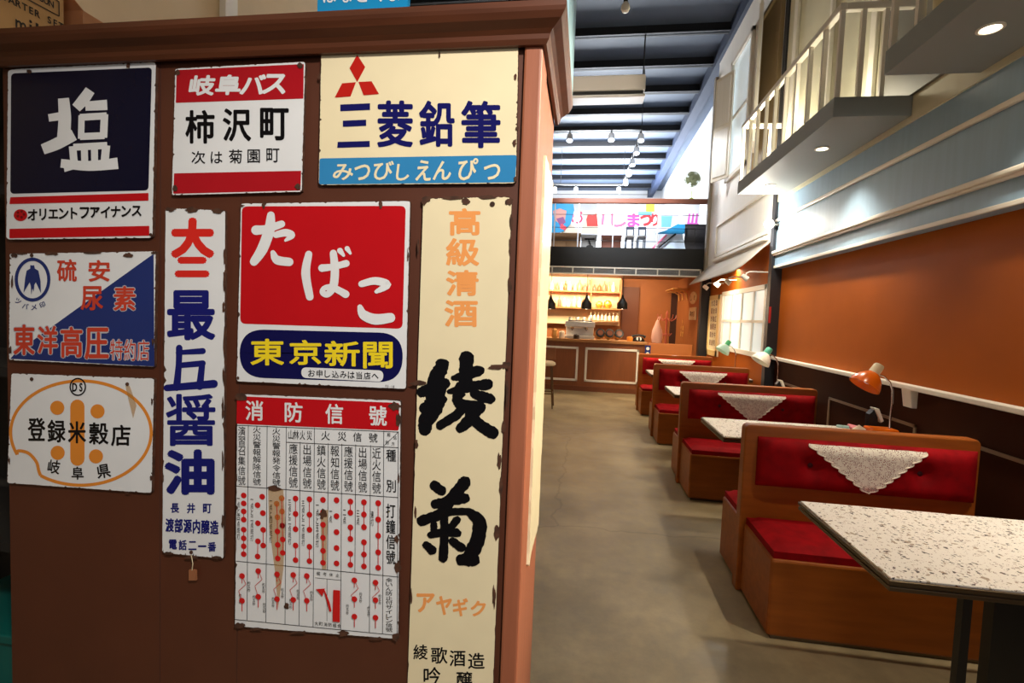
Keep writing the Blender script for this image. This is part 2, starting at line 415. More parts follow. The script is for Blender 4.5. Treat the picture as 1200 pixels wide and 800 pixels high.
B(-1.6, 1.9, 20.33, 20.4, 3.3, 4.7).build('window_frame', M_white, w4)
B(-1.5, 1.8, 20.31, 20.33, 3.4, 4.6).build('pane', M_sky, w4)

# steel columns
sc_ = thing('steel_column', 'dark steel column at the end of the brown booth wall', 'column', (XF, YE+.08, 0))
B(XF-.028, XF+.09, YE, YE+.11, 0, 6.34).build('shaft', M_steel, sc_)
B(XF-.034, XF+.09, YE-.012, YE+.006, 0, 6.34).build('flange', M_steel, sc_)
c = at('y', YE-.013, 906, 369)
st = B(XF-.03, XF-.006, YE-.016, YE-.0125, c.z-.1, c.z+.1).build('red_sticker', mat('sticker_red', (180, 40, 36), .5)); setp(st, 'narrow red sticker on the dark steel column beside the window', 'sticker')
sc2 = thing('steel_column', 'dark square pillar beside the framed menu board', 'column', (XW-.1, 10.1, 0))
B(XW-.17, XW-.001, 9.98, 10.14, 0, 2.5).build('shaft', M_steel, sc2, bevel=.01)

# ------------------------------------------------------------------ upper floor
mz = struct('mezzanine', B(-3.3, 2.75, YM, 20.4, 2.56, 2.9), M_steel)
B(-3.3, XF-.0, YM-.02, YM, 2.53, 2.92).build('fascia', M_dark, mz)
struct('ceiling_lower', B(-3.3, XW, YM+.02, 12.6, 2.5, 2.56), mat('brown_soffit', (120, 78, 42), .6))
# linear air grille
gl = thing('air_grille', 'long white linear air grille under the edge of the upper floor', 'grille', (0, YM-.03, 2.45))
g0, g1 = -3.2, at('y', YM-.03, 822, 319).x
fr = MB(); fr.box(g0, g1, YM-.05, YM-.02, 2.37, 2.395).box(g0, g1, YM-.05, YM-.02, 2.5, 2.525).box(g0, g0+.03, YM-.05, YM-.02, 2.37, 2.525).box(g1-.03, g1, YM-.05, YM-.02, 2.37, 2.525)
nseg = 13
for k in range(1, nseg):
    x = g0+(g1-g0)*k/nseg; fr.box(x-.012, x+.012, YM-.05, YM-.02, 2.39, 2.5)
fr.build('frame', M_white, gl)
sl = MB()
for k in range(6): sl.beam((g0+.02, YM-.035, 2.4+.018*k), (g1-.02, YM-.035, 2.4+.018*k), .012, .004)
sl.build('slats', mat('grille_grey', (190, 190, 190), .5), gl)
B(g0, g1, YM-.022, YM-.02, 2.37, 2.525).build('duct', mat('duct_grey', (90, 90, 92), .6), gl)
# railing of the upper floor
rl = thing('mezzanine_railing', 'railing with brown wooden handrail and thin wires along the upper floor', 'railing', (0, YM+.06, 2.92))
B(-3.3, XF, YM+.02, YM+.1, 3.80, 3.9).build('handrail', mat('handrail_wood', (128, 74, 56), .4), rl, bevel=.015)
for k, zz in enumerate((3.06, 3.32, 3.58)):
    MB().cyl((-3.3, YM+.06, zz), (XF, YM+.06, zz), .006, n=6).build('wire', M_steel, rl)
for px in (650, 678, 719, 771, 829):
    x = at('y', YM+.06, px, 260).x
    B(x-.012, x+.012, YM+.045, YM+.075, 2.92, 3.8).build('post', mat('pale_post', (196, 196, 200), .4, metal=.4), rl)

# ------------------------------------------------------------------ balconies
XO = 1.73
UZ = at('x', XO, 976, 137).z; TZ = at('x', XO, 976, 115).z
def balcony(y0, y1, label, name='balcony', posts=True, near=True, spots=()):
    t = thing(name, label, 'balcony', ((XO+XF)/2, (y0+y1)/2, UZ))
    B(XO, XF-.016, y0, y1, UZ, TZ).build('platform', M_balc, t, bevel=.004)
    RZ = TZ+.62
    B(XO, XO+.05, y0, y1, RZ, RZ+.05).build('top_rail', M_white, t, bevel=.006)
    B(XO+.05, XF-.016, y1-.05, y1, RZ, RZ+.05).build('top_rail', M_white, t, bevel=.006)
    B(XO+.05, XF-.016, y0, y0+.05, RZ, RZ+.05).build('top_rail', M_white, t, bevel=.006)
    n = int((y1-y0)/.24)
    for k in range(n+1):
        y = y0+.02+(y1-y0-.04)*k/n
        B(XO+.01, XO+.04, y-.015, y+.015, TZ, RZ).build('baluster', M_white, t)
    for x in (XO+.17, XO+.32):
        B(x-.015, x+.015, y0+.01, y0+.04, TZ, RZ).build('baluster', M_white, t)
        B(x-.015, x+.015, y1-.04, y1-.01, TZ, RZ).build('baluster', M_white, t)
    for y in spots:
        d = MB().lathe([(.058, 0), (.058, -.006), (.046, -.008), (.042, -.004)], (1.96, y, UZ), n=24).build('downlight_ring', M_white, t, smooth=True)
        MB().lathe([(.041, -.003), (.041, -.0055)], (1.96, y, UZ), n=24).build('glowing_disc', M_bulb, d)
    return t
yb0, yb1 = at('x', XO, 976, 137).y, at('x', XO, 864, 227).y
print('balc', yb0, yb1, UZ, TZ)
balcony(yb0, yb1, 'white railed balcony in the middle with two downlights under its floor', spots=(4.7, 5.9))
yn1 = at('x', XO, 1037, 70).y
balcony(1.2, yn1, 'nearest grey balcony at the top right corner with one big downlight', spots=(1.85, 2.9))  # the nearer downlight is an unseen addition lighting the table below
pl = thing('balcony_planter', 'round cream pot standing on the nearest balcony behind its rail', 'pot', (1.93, yn1-.2, TZ+.001))
MB().lathe([(.055, 0), (.065, .04), (.07, .2), (.06, .26), (.03, .28)], (1.93, yn1-.2, TZ+.001), n=20).build('body', M_cream, pl, smooth=True)
# vertical trims of the first house front
for i, (px, w_) in enumerate(((932, .1), (973, .06), (1024, .09))):
    y = at('x', XF-.03, px, 60).y
    struct('trim_%d' % (i+6), B(XF-.05, XF-.015, y-w_/2, y+w_/2, TZ, 6.38), M_white, bevel=.008)
d1 = thing('door_1', None, None); d1['kind'] = 'structure'
yd = at('x', XF-.03, 1035, 60).y
B(XF-.04, XF-.015, yd-.85, yd-.05, TZ, TZ+2.0).build('door_leaf', mat('grey_door', (108, 104, 96), .5), d1)
B(XF-.05, XF-.04, yd-.75, yd-.5, TZ+.3, TZ+1.7).build('door_panel', mat('grey_door2', (132, 126, 116), .5), d1)
# small wall spotlight beside the column
wl = thing('wall_spotlight', 'small glaring white spotlight beside the top of the steel column', 'spotlight', (XF, 6.46, 2.72))
MB().cyl((XF, 6.46, 2.72), (XF-.08, 6.46, 2.72), .012).build('arm', M_white, wl)
MB().lathe([(.02, .08), (.045, .07), (.06, -.03), (.055, -.035)], (XF-.11, 6.46, 2.72), axis=(.35, 1, .1), n=20).build('head', M_white, wl, smooth=True)
MB().lathe([(.0, -.055), (.035, -.045), (.052, -.03)], (XF-.11, 6.46, 2.72), axis=(.35, 1, .1), n=20).build('bulb', mat('glare_bulb', (255, 244, 224), .4, emit=25), wl, smooth=True)
up = thing('floor_uplight', 'small glaring uplight on the floor of the middle balcony', 'spotlight', (1.95, 6.15, TZ))
MB().lathe([(.05, 0), (.05, .05), (.04, .06)], (1.95, 6.15, TZ), n=20).build('housing', M_white, up, smooth=True)
MB().lathe([(.038, .061), (.02, .066)], (1.95, 6.15, TZ), n=20).build('glowing_disc', M_bulb, up)

# ------------------------------------------------------------------ awning and its spotlights
aw = thing('awning', 'grey slanted awning above the lit window', 'awning', (XF, 8, 2.4))
ya0, ya1 = YE+.2, 9.95
zA0, zA1 = 2.56, 2.2
MB().prism([(XF+.02, ya0, zA0), (XF-.1, ya0+.02, zA0+(zA1-zA0)*.1/.32), (XF-.2, ya0+.07, zA0+(zA1-zA0)*.2/.32), (XF-.28, ya0+.18, zA0+(zA1-zA0)*.28/.32), (XF-.32, ya0+.38, zA1), (XF-.32, ya1, zA1), (XF+.02, ya1, zA0)], (0, 0, .02)).build('canopy', mat('awning_grey', (196, 188, 176), .7, noise=.05, nscale=4), aw)
for i, (y, lab) in enumerate(((6.95, 'nearest white spotlight under the grey awning'), (7.75, 'second white spotlight under the grey awning from the steel column'), (8.35, 'third white spotlight under the grey awning from the steel column'), (9.1, 'farthest white spotlight under the grey awning'))):
    xs = XF-.2; zs_ = zA0+(zA1-zA0)*.2/.32
    t = thing('awning_spotlight', lab, 'spotlight', (xs, y, zs_), 'spotlights under the awning')
    MB().tube([(xs, y, 2.12), (xs+.01, y, 2.17), (xs+.05, y, 2.19), (XW, y, 2.19)], .01, 8).build('arm', M_white, t, smooth=True)
    MB().lathe([(.018, .055), (.032, .045), (.036, -.04), (.032, -.04)], (xs, y, 2.11), axis=(-.75, .25, .6), n=18).build('head', M_white, t, smooth=True)
    MB().lathe([(.0, -.036), (.031, -.037)], (xs, y, 2.11), axis=(-.75, .25, .6), n=18, caps=(False, False)).build('glowing_disc', M_bulb, t)
light('awning_spots', 'AREA', (XF-.3, 8.3, 2.1), 36, WARM, .15, (XW, 8.3, 1.5), 3.2)
# framed menu board between window and pillar
mbd = thing('menu_board', 'tall yellow framed board of handwriting between the lit window and the dark pillar', 'board', (XW-.03, 9.5, 1.0))
b0, b1 = 9.16, 9.86
B(XW-.03, XW-.001, b0, b1, .9, 2.0).build('panel', mat('board_cream', (250, 236, 200), .6), mbd)
fr = MB(); fr.box(XW-.045, XW-.03, b0, b0+.07, .9, 2.0).box(XW-.045, XW-.03, b1-.07, b1, .9, 2.0).box(XW-.045, XW-.03, b0, b1, 1.92, 2.0).box(XW-.045, XW-.03, b0, b1, .9, 1.0)
fr.build('frame', mat('board_yellow', (236, 206, 140), .5), mbd)

# ------------------------------------------------------------------ lettering
_tc = bpy.data.curves.new('lettering_source', 'FONT'); _tc.resolution_u = 3
_to = bpy.data.objects.new('lettering_source', _tc); COL.objects.link(_to)
_cache = {}
def glyph(ch, off=0.0):
    k = (ch, off)
    if k in _cache: return _cache[k]
    _tc.body = ch; _tc.offset = off
    bpy.context.view_layer.update()
    ev = _to.evaluated_get(bpy.context.evaluated_depsgraph_get()); me = ev.to_mesh()
    vs = [(v.co.x, v.co.y) for v in me.vertices]; fs = [tuple(p.vertices) for p in me.polygons]
    ev.to_mesh_clear()
    if vs:
        x0 = min(v[0] for v in vs); x1 = max(v[0] for v in vs); y0 = min(v[1] for v in vs); y1 = max(v[1] for v in vs)
        sx = max(x1-x0, 1e-6); sy = max(y1-y0, 1e-6)
        vs = [((v[0]-x0)/sx, (v[1]-y0)/sy) for v in vs]
        _cache[k] = (vs, fs, sx, sy)
    else: _cache[k] = ([], [], 1, 1)
    return _cache[k]
class Pix:
    wk = 1.0
    """flat artwork on a plane; positions measured on the photograph, optionally in a zoomed crop (scale, ox, oy)"""
    def __init__(s, fn, step=2e-5): s.fn = fn; s.step = step; s.mb = MB(); s.d = 0.0; s.z = (1, 0, 0)
    def zoom(s, sc, ox, oy): s.z = (sc, ox, oy); return s
    def P(s, x, y): sc, ox, oy = s.z; return s.fn(x/sc+ox, y/sc+oy, s.d)
    def g(s, ch, x0, x1, y0, y1, off=0.0, slant=0.0, rot=0.0):
        vs, fs, sx, sy = glyph(ch)
        cx, cy = (x0+x1)/2, (y0+y1)/2
        em = max((x1-x0)/max(sx, .3), (y1-y0)/max(sy, .3)) if ch not in '一二三ー' else (x1-x0)/max(sx, .3)
        r = off*em*.85                      # bolder strokes: the same outline laid down again, shifted
        shifts = [(0, 0)] if r <= 0 else [(0, 0)]+[(r*math.cos(k*math.pi/4), r*math.sin(k*math.pi/4)) for k in range(8)]
        x0, x1, y0, y1 = x0+r, x1-r, y0+r, y1-r
        for hx, hy in shifts:
            out = []; s.d += s.step*.3
            for u, v in vs:
                x = x0+u*(x1-x0)+slant*(v-.5)*(y1-y0)+hx; y = y1-v*(y1-y0)+hy
                if rot:
                    dx, dy = x-cx, y-cy; x = cx+dx*math.cos(rot)-dy*math.sin(rot); y = cy+dx*math.sin(rot)+dy*math.cos(rot)
                out.append(s.P(x, y))
            s.mb.mesh(out, fs)
        return s
    def row(s, text, xa, ya, xb, yb, w, h, off=0.0, slant=0.0):
        n = len(text)
        for i, ch in enumerate(text):
            t = i/(n-1) if n > 1 else .5
            x = xa+(xb-xa)*t; y = ya+(yb-ya)*t
            if ch == ' ': continue
            _, _, sx, sy = glyph(ch, off)
            m = max(sx, sy, .75); ww, hh = w*min(1, sx/m), h*min(1, sy/m)
            if ch in '一二三': hh = h*min(1, sy/.85)
            s.g(ch, x-ww/2, x+ww/2, y-hh/2, y+hh/2, off, slant)
        return s
    def poly(s, pts): s.d += s.step; s.mb.poly([s.P(*p) for p in pts]); return s
    def rrect(s, q, r, jit=0, n=5, sub=1):
        s.d += s.step
        pts = rounded(q, r, n, sub)
        if jit:
            c = (sum(p[0] for p in q)/4, sum(p[1] for p in q)/4); out = []; wv = 0
            for x, y in pts:
                wv = wv*.7+random.uniform(-jit, jit)*.35
                bite = random.uniform(.8, 2.2)*jit if random.random() < .045 else 0
                L = math.hypot(c[0]-x, c[1]-y); k = (abs(wv)+bite)/L
                out.append((x+(c[0]-x)*k, y+(c[1]-y)*k))
            pts = out
        s.mb.poly([s.P(*p) for p in pts]); return s
    def disc(s, cx, cy, rx, ry=None, n=20):
        ry = ry or rx
        return s.poly([(cx+rx*math.cos(2*math.pi*k/n), cy+ry*math.sin(2*math.pi*k/n)) for k in range(n)])
    def ring(s, cx, cy, rx, ry, t, n=48, a0=0, a1=2*math.pi):
        s.d += s.step; vs = []; fs = []
        for k in range(n+1):
            a = a0+(a1-a0)*k/n
            vs.append(s.P(cx+rx*math.cos(a), cy+ry*math.sin(a))); vs.append(s.P(cx+(rx-t)*math.cos(a), cy+(ry-t)*math.sin(a)))
            if k: fs.append((2*k-2, 2*k-1, 2*k+1, 2*k))
        s.mb.mesh(vs, fs); return s
    def stroke(s, pts, wd, caps=True, rough=0.0):
        if not hasattr(wd, '__len__'): wd = [wd]*len(pts)
        wd = [v*s.wk for v in wd]
        if len(wd) < len(pts): wd = list(wd)+[wd[-1]]*(len(pts)-len(wd))
        if len(pts) > 2:
            P = [pts[0]]+list(pts)+[pts[-1]]; W = [wd[0]]+list(wd)+[wd[-1]]; out = []; ow = []
            for i in range(1, len(P)-2):
                for k in range(6):
                    t = k/6.
                    f = lambda a, b, c, d: .5*(2*b+(c-a)*t+(2*a-5*b+4*c-d)*t*t+(3*b-a-3*c+d)*t**3)
                    out.append((f(P[i-1][0], P[i][0], P[i+1][0], P[i+2][0]), f(P[i-1][1], P[i][1], P[i+1][1], P[i+2][1]))); ow.append(max(.5, W[i]*(1-t)+W[i+1]*t))
            out.append(pts[-1]); ow.append(wd[-1])
        else:
            out = []; ow = []
            for k in range(7):
                t = k/6.; out.append((pts[0][0]*(1-t)+pts[1][0]*t, pts[0][1]*(1-t)+pts[1][1]*t)); ow.append(wd[0]*(1-t)+wd[1]*t)
        s.d += s.step; vs = []; fs = []
        for i, (x, y) in enumerate(out):
            a = out[max(i-1, 0)]; b = out[min(i+1, len(out)-1)]; dx, dy = b[0]-a[0], b[1]-a[1]; L = math.hypot(dx, dy) or 1
            hw = ow[i]/2
            ra = 1+random.uniform(-rough, rough); rb = 1+random.uniform(-rough, rough)
            s.d += 7e-7
            vs.append(s.P(x-dy/L*hw*ra, y+dx/L*hw*ra)); vs.append(s.P(x+dy/L*hw*rb, y-dx/L*hw*rb))
            if i: fs.append((2*i-2, 2*i-1, 2*i+1, 2*i))
        s.mb.mesh(vs, fs)
        if caps:
            for (x, y), wv in ((out[0], ow[0]), (out[-1], ow[-1])):
                s.d += s.step
                n = 14; s.mb.poly([s.P(x+wv/2*(1+random.uniform(-rough, rough))*math.cos(2*math.pi*k/n), y+wv/2*(1+random.uniform(-rough, rough))*math.sin(2*math.pi*k/n)) for k in range(n)])
        return s
    def line(s, x0, y0, x1, y1, w): return s.stroke([(x0, y0), (x1, y1)], w, caps=False)
    def blob(s, cx, cy, r, ry=None, n=14, jag=.35):
        ry = ry or r
        return s.poly([(cx+r*random.uniform(1-jag, 1+jag)*math.cos(2*math.pi*k/n), cy+ry*random.uniform(1-jag, 1+jag)*math.sin(2*math.pi*k/n)) for k in range(n)])
    def build(s, name, m, parent, label=None):
        o = s.mb.build(name, m, parent, norm=False)
        if label: o['label'] = label
        return o
def rounded(q, r, n=5, sub=1):
    """rounded quadrilateral; q = TL,TR,BR,BL"""
    out = []
    for i in range(4):
        p = Vector(q[i]); a = Vector(q[i-1]); b = Vector(q[(i+1) % 4])
        da = (a-p).normalized()*r; db = (b-p).normalized()*r
        p0, p1 = p+da, p+db
        if r <= 0: out.append(tuple(p))
        else:
            for k in range(n+1):
                t = k/n; v = p0*(1-t)**2+p*2*t*(1-t)+p1*t*t; out.append((v.x, v.y))
        if sub > 1:
            nb = b+(p-b).normalized()*r; st = p1 if r > 0 else p
            for k in range(1, sub):
                v = st.lerp(nb, k/sub); out.append((v.x, v.y))
    return out

# ------------------------------------------------------------------ sign cabinet
YP = 1.2                       # face of the cabinet
XC = -.128; XL = -1.652        # its right and left ends
YD = YP+.47
ZT = 2.15
cab = thing('display_cabinet', 'tall brown wooden cabinet whose front carries the old enamel signs', 'cabinet', ((XL+XC)/2, YP+.2, 0))
B(XL, XC-.02, YP, YD, 0, ZT).build('body', M_cab, cab)
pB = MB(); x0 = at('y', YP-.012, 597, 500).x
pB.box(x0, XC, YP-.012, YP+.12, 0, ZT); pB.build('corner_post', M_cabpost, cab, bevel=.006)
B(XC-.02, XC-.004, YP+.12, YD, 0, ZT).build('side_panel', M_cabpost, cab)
g = MB()
for sx in (at('y', YP, 283, 200).x, at('y', YP, 188, 200).x): g.box(sx-.0015, sx+.0015, YP-.0004, YP, .2, ZT)
g.build('board_seams', mat('seam_dark', (70, 36, 24), .7), cab)
# cornice: moulded profile swept round the front and right side
prof = [(0, 2.13), (.01, 2.13), (.016, 2.14), (.018, 2.15), (.026, 2.158), (.044, 2.17), (.052, 2.182), (.055, 2.19), (.055, 2.203), (0, 2.206)]
vs = []; fs = []
for (o, z) in prof: vs.append((XL, YP-.012-o, z))
for (o, z) in prof: vs.append((XC+o, YP-.012-o, z))
for (o, z) in prof: vs.append((XC+o, YD, z))
n = len(prof)
for r in range(2):
    for i in range(n-1):
        fs.append((r*n+i, r*n+i+1, (r+1)*n+i+1, (r+1)*n+i))
fs.append(tuple(range(n))[::-1]); fs.append(tuple(2*n+i for i in range(n)))
MB().mesh(vs, fs).build('cornice', M_cornice, cab)
B(XL, XC, YP-.012, YD, 2.15, 2.205).build('top_board', M_cornice, cab)

def plane_fn(y0): return lambda px, py, d: at('y', y0-d, px, py)
SIGN_T = .009
def sign(name, label, q, r, face_m, jit=.8, face_inset=.35, edge_m=None, back=M_rust, group='enamel signs on the cabinet'):
    """an enamel sign plate: rusty steel plate and enamel face; returns root and the height of its face above the cabinet"""
    cx = sum(p[0] for p in q)/4; cy = sum(p[1] for p in q)/4
    fnb = plane_fn(YP)
    t = thing(name, label, 'sign', at('y', YP, cx, cy), group)
    pts = [fnb(x, y, SIGN_T) for x, y in rounded(q, r, 5, 1)]
    MB().prism(pts, (0, SIGN_T-.001, 0)).build('plate', back, t)
    P = Pix(plane_fn(YP)); P.d = SIGN_T+.0003
    c = Vector((cx, cy)); qi = [tuple(Vector(p)+(c-Vector(p)).normalized()*face_inset*1.3) for p in q]
    P.rrect(qi, r, jit, 6, 90).build('enamel_face', face_m, t)
    return t
def art(level=1):
    P = Pix(plane_fn(YP)); P.d = SIGN_T+.0003+.0004*level
    return P
def eyelets(t, pts, r=2.2):
    for x, y in pts:
        P = art(5); P.disc(x, y, r); P.build('eyelet', M_rust, t)
def chips(t, pts):
    P = art(6)
    for p in pts: P.blob(*p)
    P.build('rust_chips', M_rust, t)

# A: big white kanji for salt on navy
t = sign('enamel_sign', 'navy enamel sign with one huge white brush kanji, top left corner of the cabinet', [(9, 81), (183, 72), (179, 279), (7, 281)], 5, E_white)
art(1).rrect([(13, 86), (178, 79), (174, 223), (12, 227)], 5).build('navy_field', E_navy, t)
P = art(2); P.rrect([(12, 231), (174, 226), (174, 235), (11, 239)], 1); P.rrect([(11, 268), (175, 264.5), (175, 276), (11, 279)], 1); P.disc(24, 252, 8, 7); P.build('red_stripes', E_red, t)
P = art(3).zoom(3.2, 0, 0); P.wk = 1.08
for s_ in (([(238, 368), (243, 440), (238, 525)], [38, 44, 46]), ([(182, 442), (262, 430)], [26, 30]), ([(160, 560), (215, 538), (278, 505)], [36, 42, 40]), ([(338, 338), (312, 375), (285, 405)], [36, 40, 34]), ([(320, 398), (402, 393)], [32, 36]),
           ([(306, 432), (304, 520)], 22), ([(392, 428), (388, 516)], 26), ([(300, 440), (400, 434)], 24), ([(300, 512), (392, 508)], 24),
           ([(275, 552), (402, 545)], 24), ([(272, 548), (278, 612)], 26), ([(316, 552), (318, 612)], 24), ([(354, 552), (355, 612)], 24), ([(398, 545), (392, 612)], 28), ([(228, 612), (330, 622), (442, 612)], [30, 34, 40]), ([(240, 632), (300, 622)], [24, 10])):
    P.stroke(*s_, caps=False)
P.build('lettering', E_white, t)
P = art(3); P.row('オリエントファイナンス', 38, 251.5, 160, 247, 11.5, 13.5, .03); P.build('lettering', E_black, t, 'small black katakana line')
P = art(4)
for a in range(5): P.disc(24+4*math.cos(a*1.26), 251+3.5*math.sin(a*1.26), 1.5)
P.build('emblem', enamel('enamel_dark_red', (120, 16, 20)), t)
eyelets(t, [(35, 84), (150, 77)]); chips(t, [(150, 75, 2, 6), (177, 275, 2, 2), (33, 83, 2, 2)])

# B: bus stop sign
t = sign('enamel_sign', 'white bus stop enamel sign with red bands top and bottom', [(205, 80), (358, 72), (354, 225), (201, 229)], 3, E_white)
P = art(1); P.rrect([(207, 82), (356, 75), (355.5, 115.5), (206, 120.5)], 1); P.rrect([(204, 203), (353, 200), (352, 223), (203, 227)], 1); P.build('red_bands', enamel('enamel_crimson', (172, 24, 34)), t)
P = art(2)
for ch, a, b in (('岐', 222, 252), ('阜', 253, 283), ('バ', 282, 311), ('ス', 308, 336)): P.g(ch, a, b, 88-(a-222)*.018, 112-(a-222)*.02, .035, .16)
P.build('lettering', E_white, t, 'white slanted characters on the red band')
P = art(2).zoom(3.2, 0, 0)
for ch, a, b, c, d in (('柿', 695, 805, 412, 538), ('沢', 835, 942, 406, 530), ('町', 975, 1083, 404, 526)): P.g(ch, a, b, c, d, .025)
for ch, a, b, c, d in (('次', 718, 770, 566, 614), ('は', 790, 834, 568, 612), ('菊', 858, 908, 560, 612), ('園', 928, 975, 560, 610), ('町', 999, 1048, 556, 608)): P.g(ch, a, b, c, d, .008)
P.build('lettering', E_black, t, 'black town names')
eyelets(t, [(208, 85), (352, 77), (205, 221), (349, 218)], 3); chips(t, [(351, 76, 3, 3), (349, 219, 3, 3), (205, 220, 3, 3), (208, 84, 2.5, 2.5)])

# C: pencil maker's sign
t = sign('enamel_sign', 'wide cream enamel sign with three red diamonds and a blue bottom band', [(376, 60), (608, 49), (605, 215), (373, 217)], 5, E_cream, jit=1.0)
art(1).rrect([(374.5, 185.5), (605.5, 181.5), (603.5, 213.5), (373.8, 216)], 3).build('blue_band', E_blue, t)
P = art(2).zoom(3.333, 340, 0)
P.poly([(262, 213), (293, 262), (262, 320), (232, 266)]); P.poly([(203, 325), (257, 321), (236, 376), (174, 381)]); P.poly([(267, 320), (318, 317), (347, 367), (287, 372)])
P.build('diamond_emblem', enamel('enamel_emblem_red', (186, 34, 26)), t)
P = art(2).zoom(3.333, 340, 0)
P.poly([(196, 408), (312, 403), (312, 429), (196, 434)]); P.poly([(206, 471), (297, 467), (297, 491), (206, 495)]); P.poly([(186, 554), (311, 550), (311, 573), (184, 577)])
for ch, a, b, c, d in (('菱', 340, 480, 392, 575), ('鉛', 503, 643, 392, 573), ('筆', 668, 822, 393, 578)): P.g(ch, a, b, c, d, .026)
P.build('lettering', enamel('enamel_pen_blue', (24, 24, 92)), t, 'heavy dark blue characters')
P = art(2).zoom(3.333, 340, 0)
for ch, a, b, c, d in (('み', 168, 247, 640, 703), ('つ', 250, 312, 642, 704), ('び', 325, 403, 628, 703), ('し', 415, 466, 640, 705), ('え', 492, 552, 625, 706), ('ん', 560, 630, 628, 703), ('ぴ', 655, 732, 617, 704), ('つ', 755, 820, 640, 702)): P.g(ch, a, b, c, d, .02, .1)
P.build('lettering', E_cream, t, 'cream hiragana on the blue band')
eyelets(t, [(415, 61), (563, 55)], 2.6); chips(t, [(606, 150, 2, 3), (603, 167, 2, 4), (604, 90, 1.5, 4), (374, 90, 1.2, 3), (390, 60, 5, 1.5), (470, 55, 4, 1), (520, 53, 5, 1), (515, 64, 1, 4), (604, 210, 2, 3), (435, 61, 1, 1)])

# D: fertiliser dealer sign
t = sign('enamel_sign', 'white and navy diagonal enamel sign with a swallow emblem and red characters', [(11, 297), (183, 294), (181, 430), (10, 422)], 2, E_white, jit=1.2)
art(1).zoom(3.333, 0, 230).poly([(600, 224), (603, 664), (40, 634), (60, 612), (215, 500)]).build('navy_field', E_dblue, t)
D1 = (('硫', 222, 300, 245, 333), ('安', 345, 430, 248, 333), ('尿', 315, 403, 350, 445), ('素', 443, 530, 350, 447), ('東', 52, 136, 500, 620), ('洋', 146, 226, 505, 617), ('高', 236, 322, 508, 630), ('圧', 330, 425, 512, 637))
D2 = (('特', 430, 480, 558, 640), ('約', 484, 530, 558, 642), ('店', 535, 583, 560, 642))
P = art(2).zoom(3.333, 0, 230)
for ch, a, b, c, d in D1[3:]: P.g(ch, a-3, b+3, c-3, d+3, .06)
for ch, a, b, c, d in D2: P.g(ch, a-2, b+2, c-2, d+2, .05)
P.build('lettering_outline', enamel('enamel_pale_grey', (190, 192, 200)), t)
P = art(3).zoom(3.333, 0, 230)
for ch, a, b, c, d in D1: P.g(ch, a, b, c, d, .025)
for ch, a, b, c, d in D2: P.g(ch, a, b, c, d, .0)
P.build('lettering', E_brick, t)
P = art(2).zoom(3.333, 0, 230); P.ring(127, 325, 70, 86, 13)
P.poly([(127, 270), (133, 268), (136, 282), (150, 290), (158, 330), (160, 378), (140, 335), (134, 345), (132, 372), (127, 360), (122, 384), (120, 350), (116, 335), (92, 376), (98, 320), (104, 290), (118, 282), (118, 268)])
for i, ch in enumerate('ツバメ印'):
    a = 2.25-i*.37; P.g(ch, 127+92*math.cos(a)-11, 127+92*math.cos(a)+11, 325+108*math.sin(a)-11, 325+108*math.sin(a)+11, .02, 0, a-1.57)
P.build('swallow_emblem', E_dblue, t)
eyelets(t, [(37, 299), (151, 298)]); chips(t, [(25, 297, 5, 1.6), (60, 297, 8, 2), (110, 296, 10, 1.5), (180, 296, 3, 1.5), (14, 330, 1.2, 8), (12, 410, 2, 5), (179, 400, 1.5, 4), (16, 299, 4, 3), (150, 299, 5, 3)])

# E: rice dealer sign
t = sign('enamel_sign', 'white enamel sign with an orange ring and rice mark, lowest at the left', [(13, 437), (181, 443), (178, 578), (8, 566)], 3, E_white)
P = art(1).zoom(2.162, 0, 430)
ce_ = [(205+178*math.cos(a), 165+(134 if math.sin(a) > 0 else 130)*math.sin(a)) for a in [math.radians(155+v) for v in range(0, 332, 6)]]
P.stroke(ce_, 8, caps=False); P.stroke([ce_[0], (46, 212), (72, 218), (92, 240), (98, 262), ce_[-1]], 8, caps=False)
P.stroke([(196, 100), (196, 232)], 36)
for x, y in ((145, 103), (247, 112), (146, 217), (243, 226)): P.disc(x, y, 18)
P.build('orange_mark', E_orange2, t)
P = art(2).zoom(2.162, 0, 430)
for ch, a, b, c, d in (('登', 70, 115, 128, 187), ('録', 120, 166, 133, 191), ('米', 172, 218, 137, 193), ('穀', 225, 275, 140, 196), ('店', 281, 331, 146, 200)): P.g(ch, a, b, c, d, .022)
for ch, a, b, c, d, r_ in (('岐', 121, 152, 235, 270, .15), ('阜', 181, 212, 252, 285, 0), ('県', 245, 280, 246, 281, -.15)): P.g(ch, a, b, c, d, .02, 0, r_)
P.ring(197, 50, 21, 23, 3.5); P.row('DS', 189, 51, 205, 51, 14, 22, .03)
P.build('lettering', E_black, t)
eyelets(t, [(37, 444), (149, 450)]); chips(t, [(10, 480, 1.2, 4), (11, 540, 1, 5), (150, 577, 3, 1), (177, 560, 1.5, 3), (178, 470, 1, 4)])
P = art(4); P.poly([(147, 452), (152, 452), (160, 475), (156, 490), (151, 470)]); P.build('stain', M_stain, t)

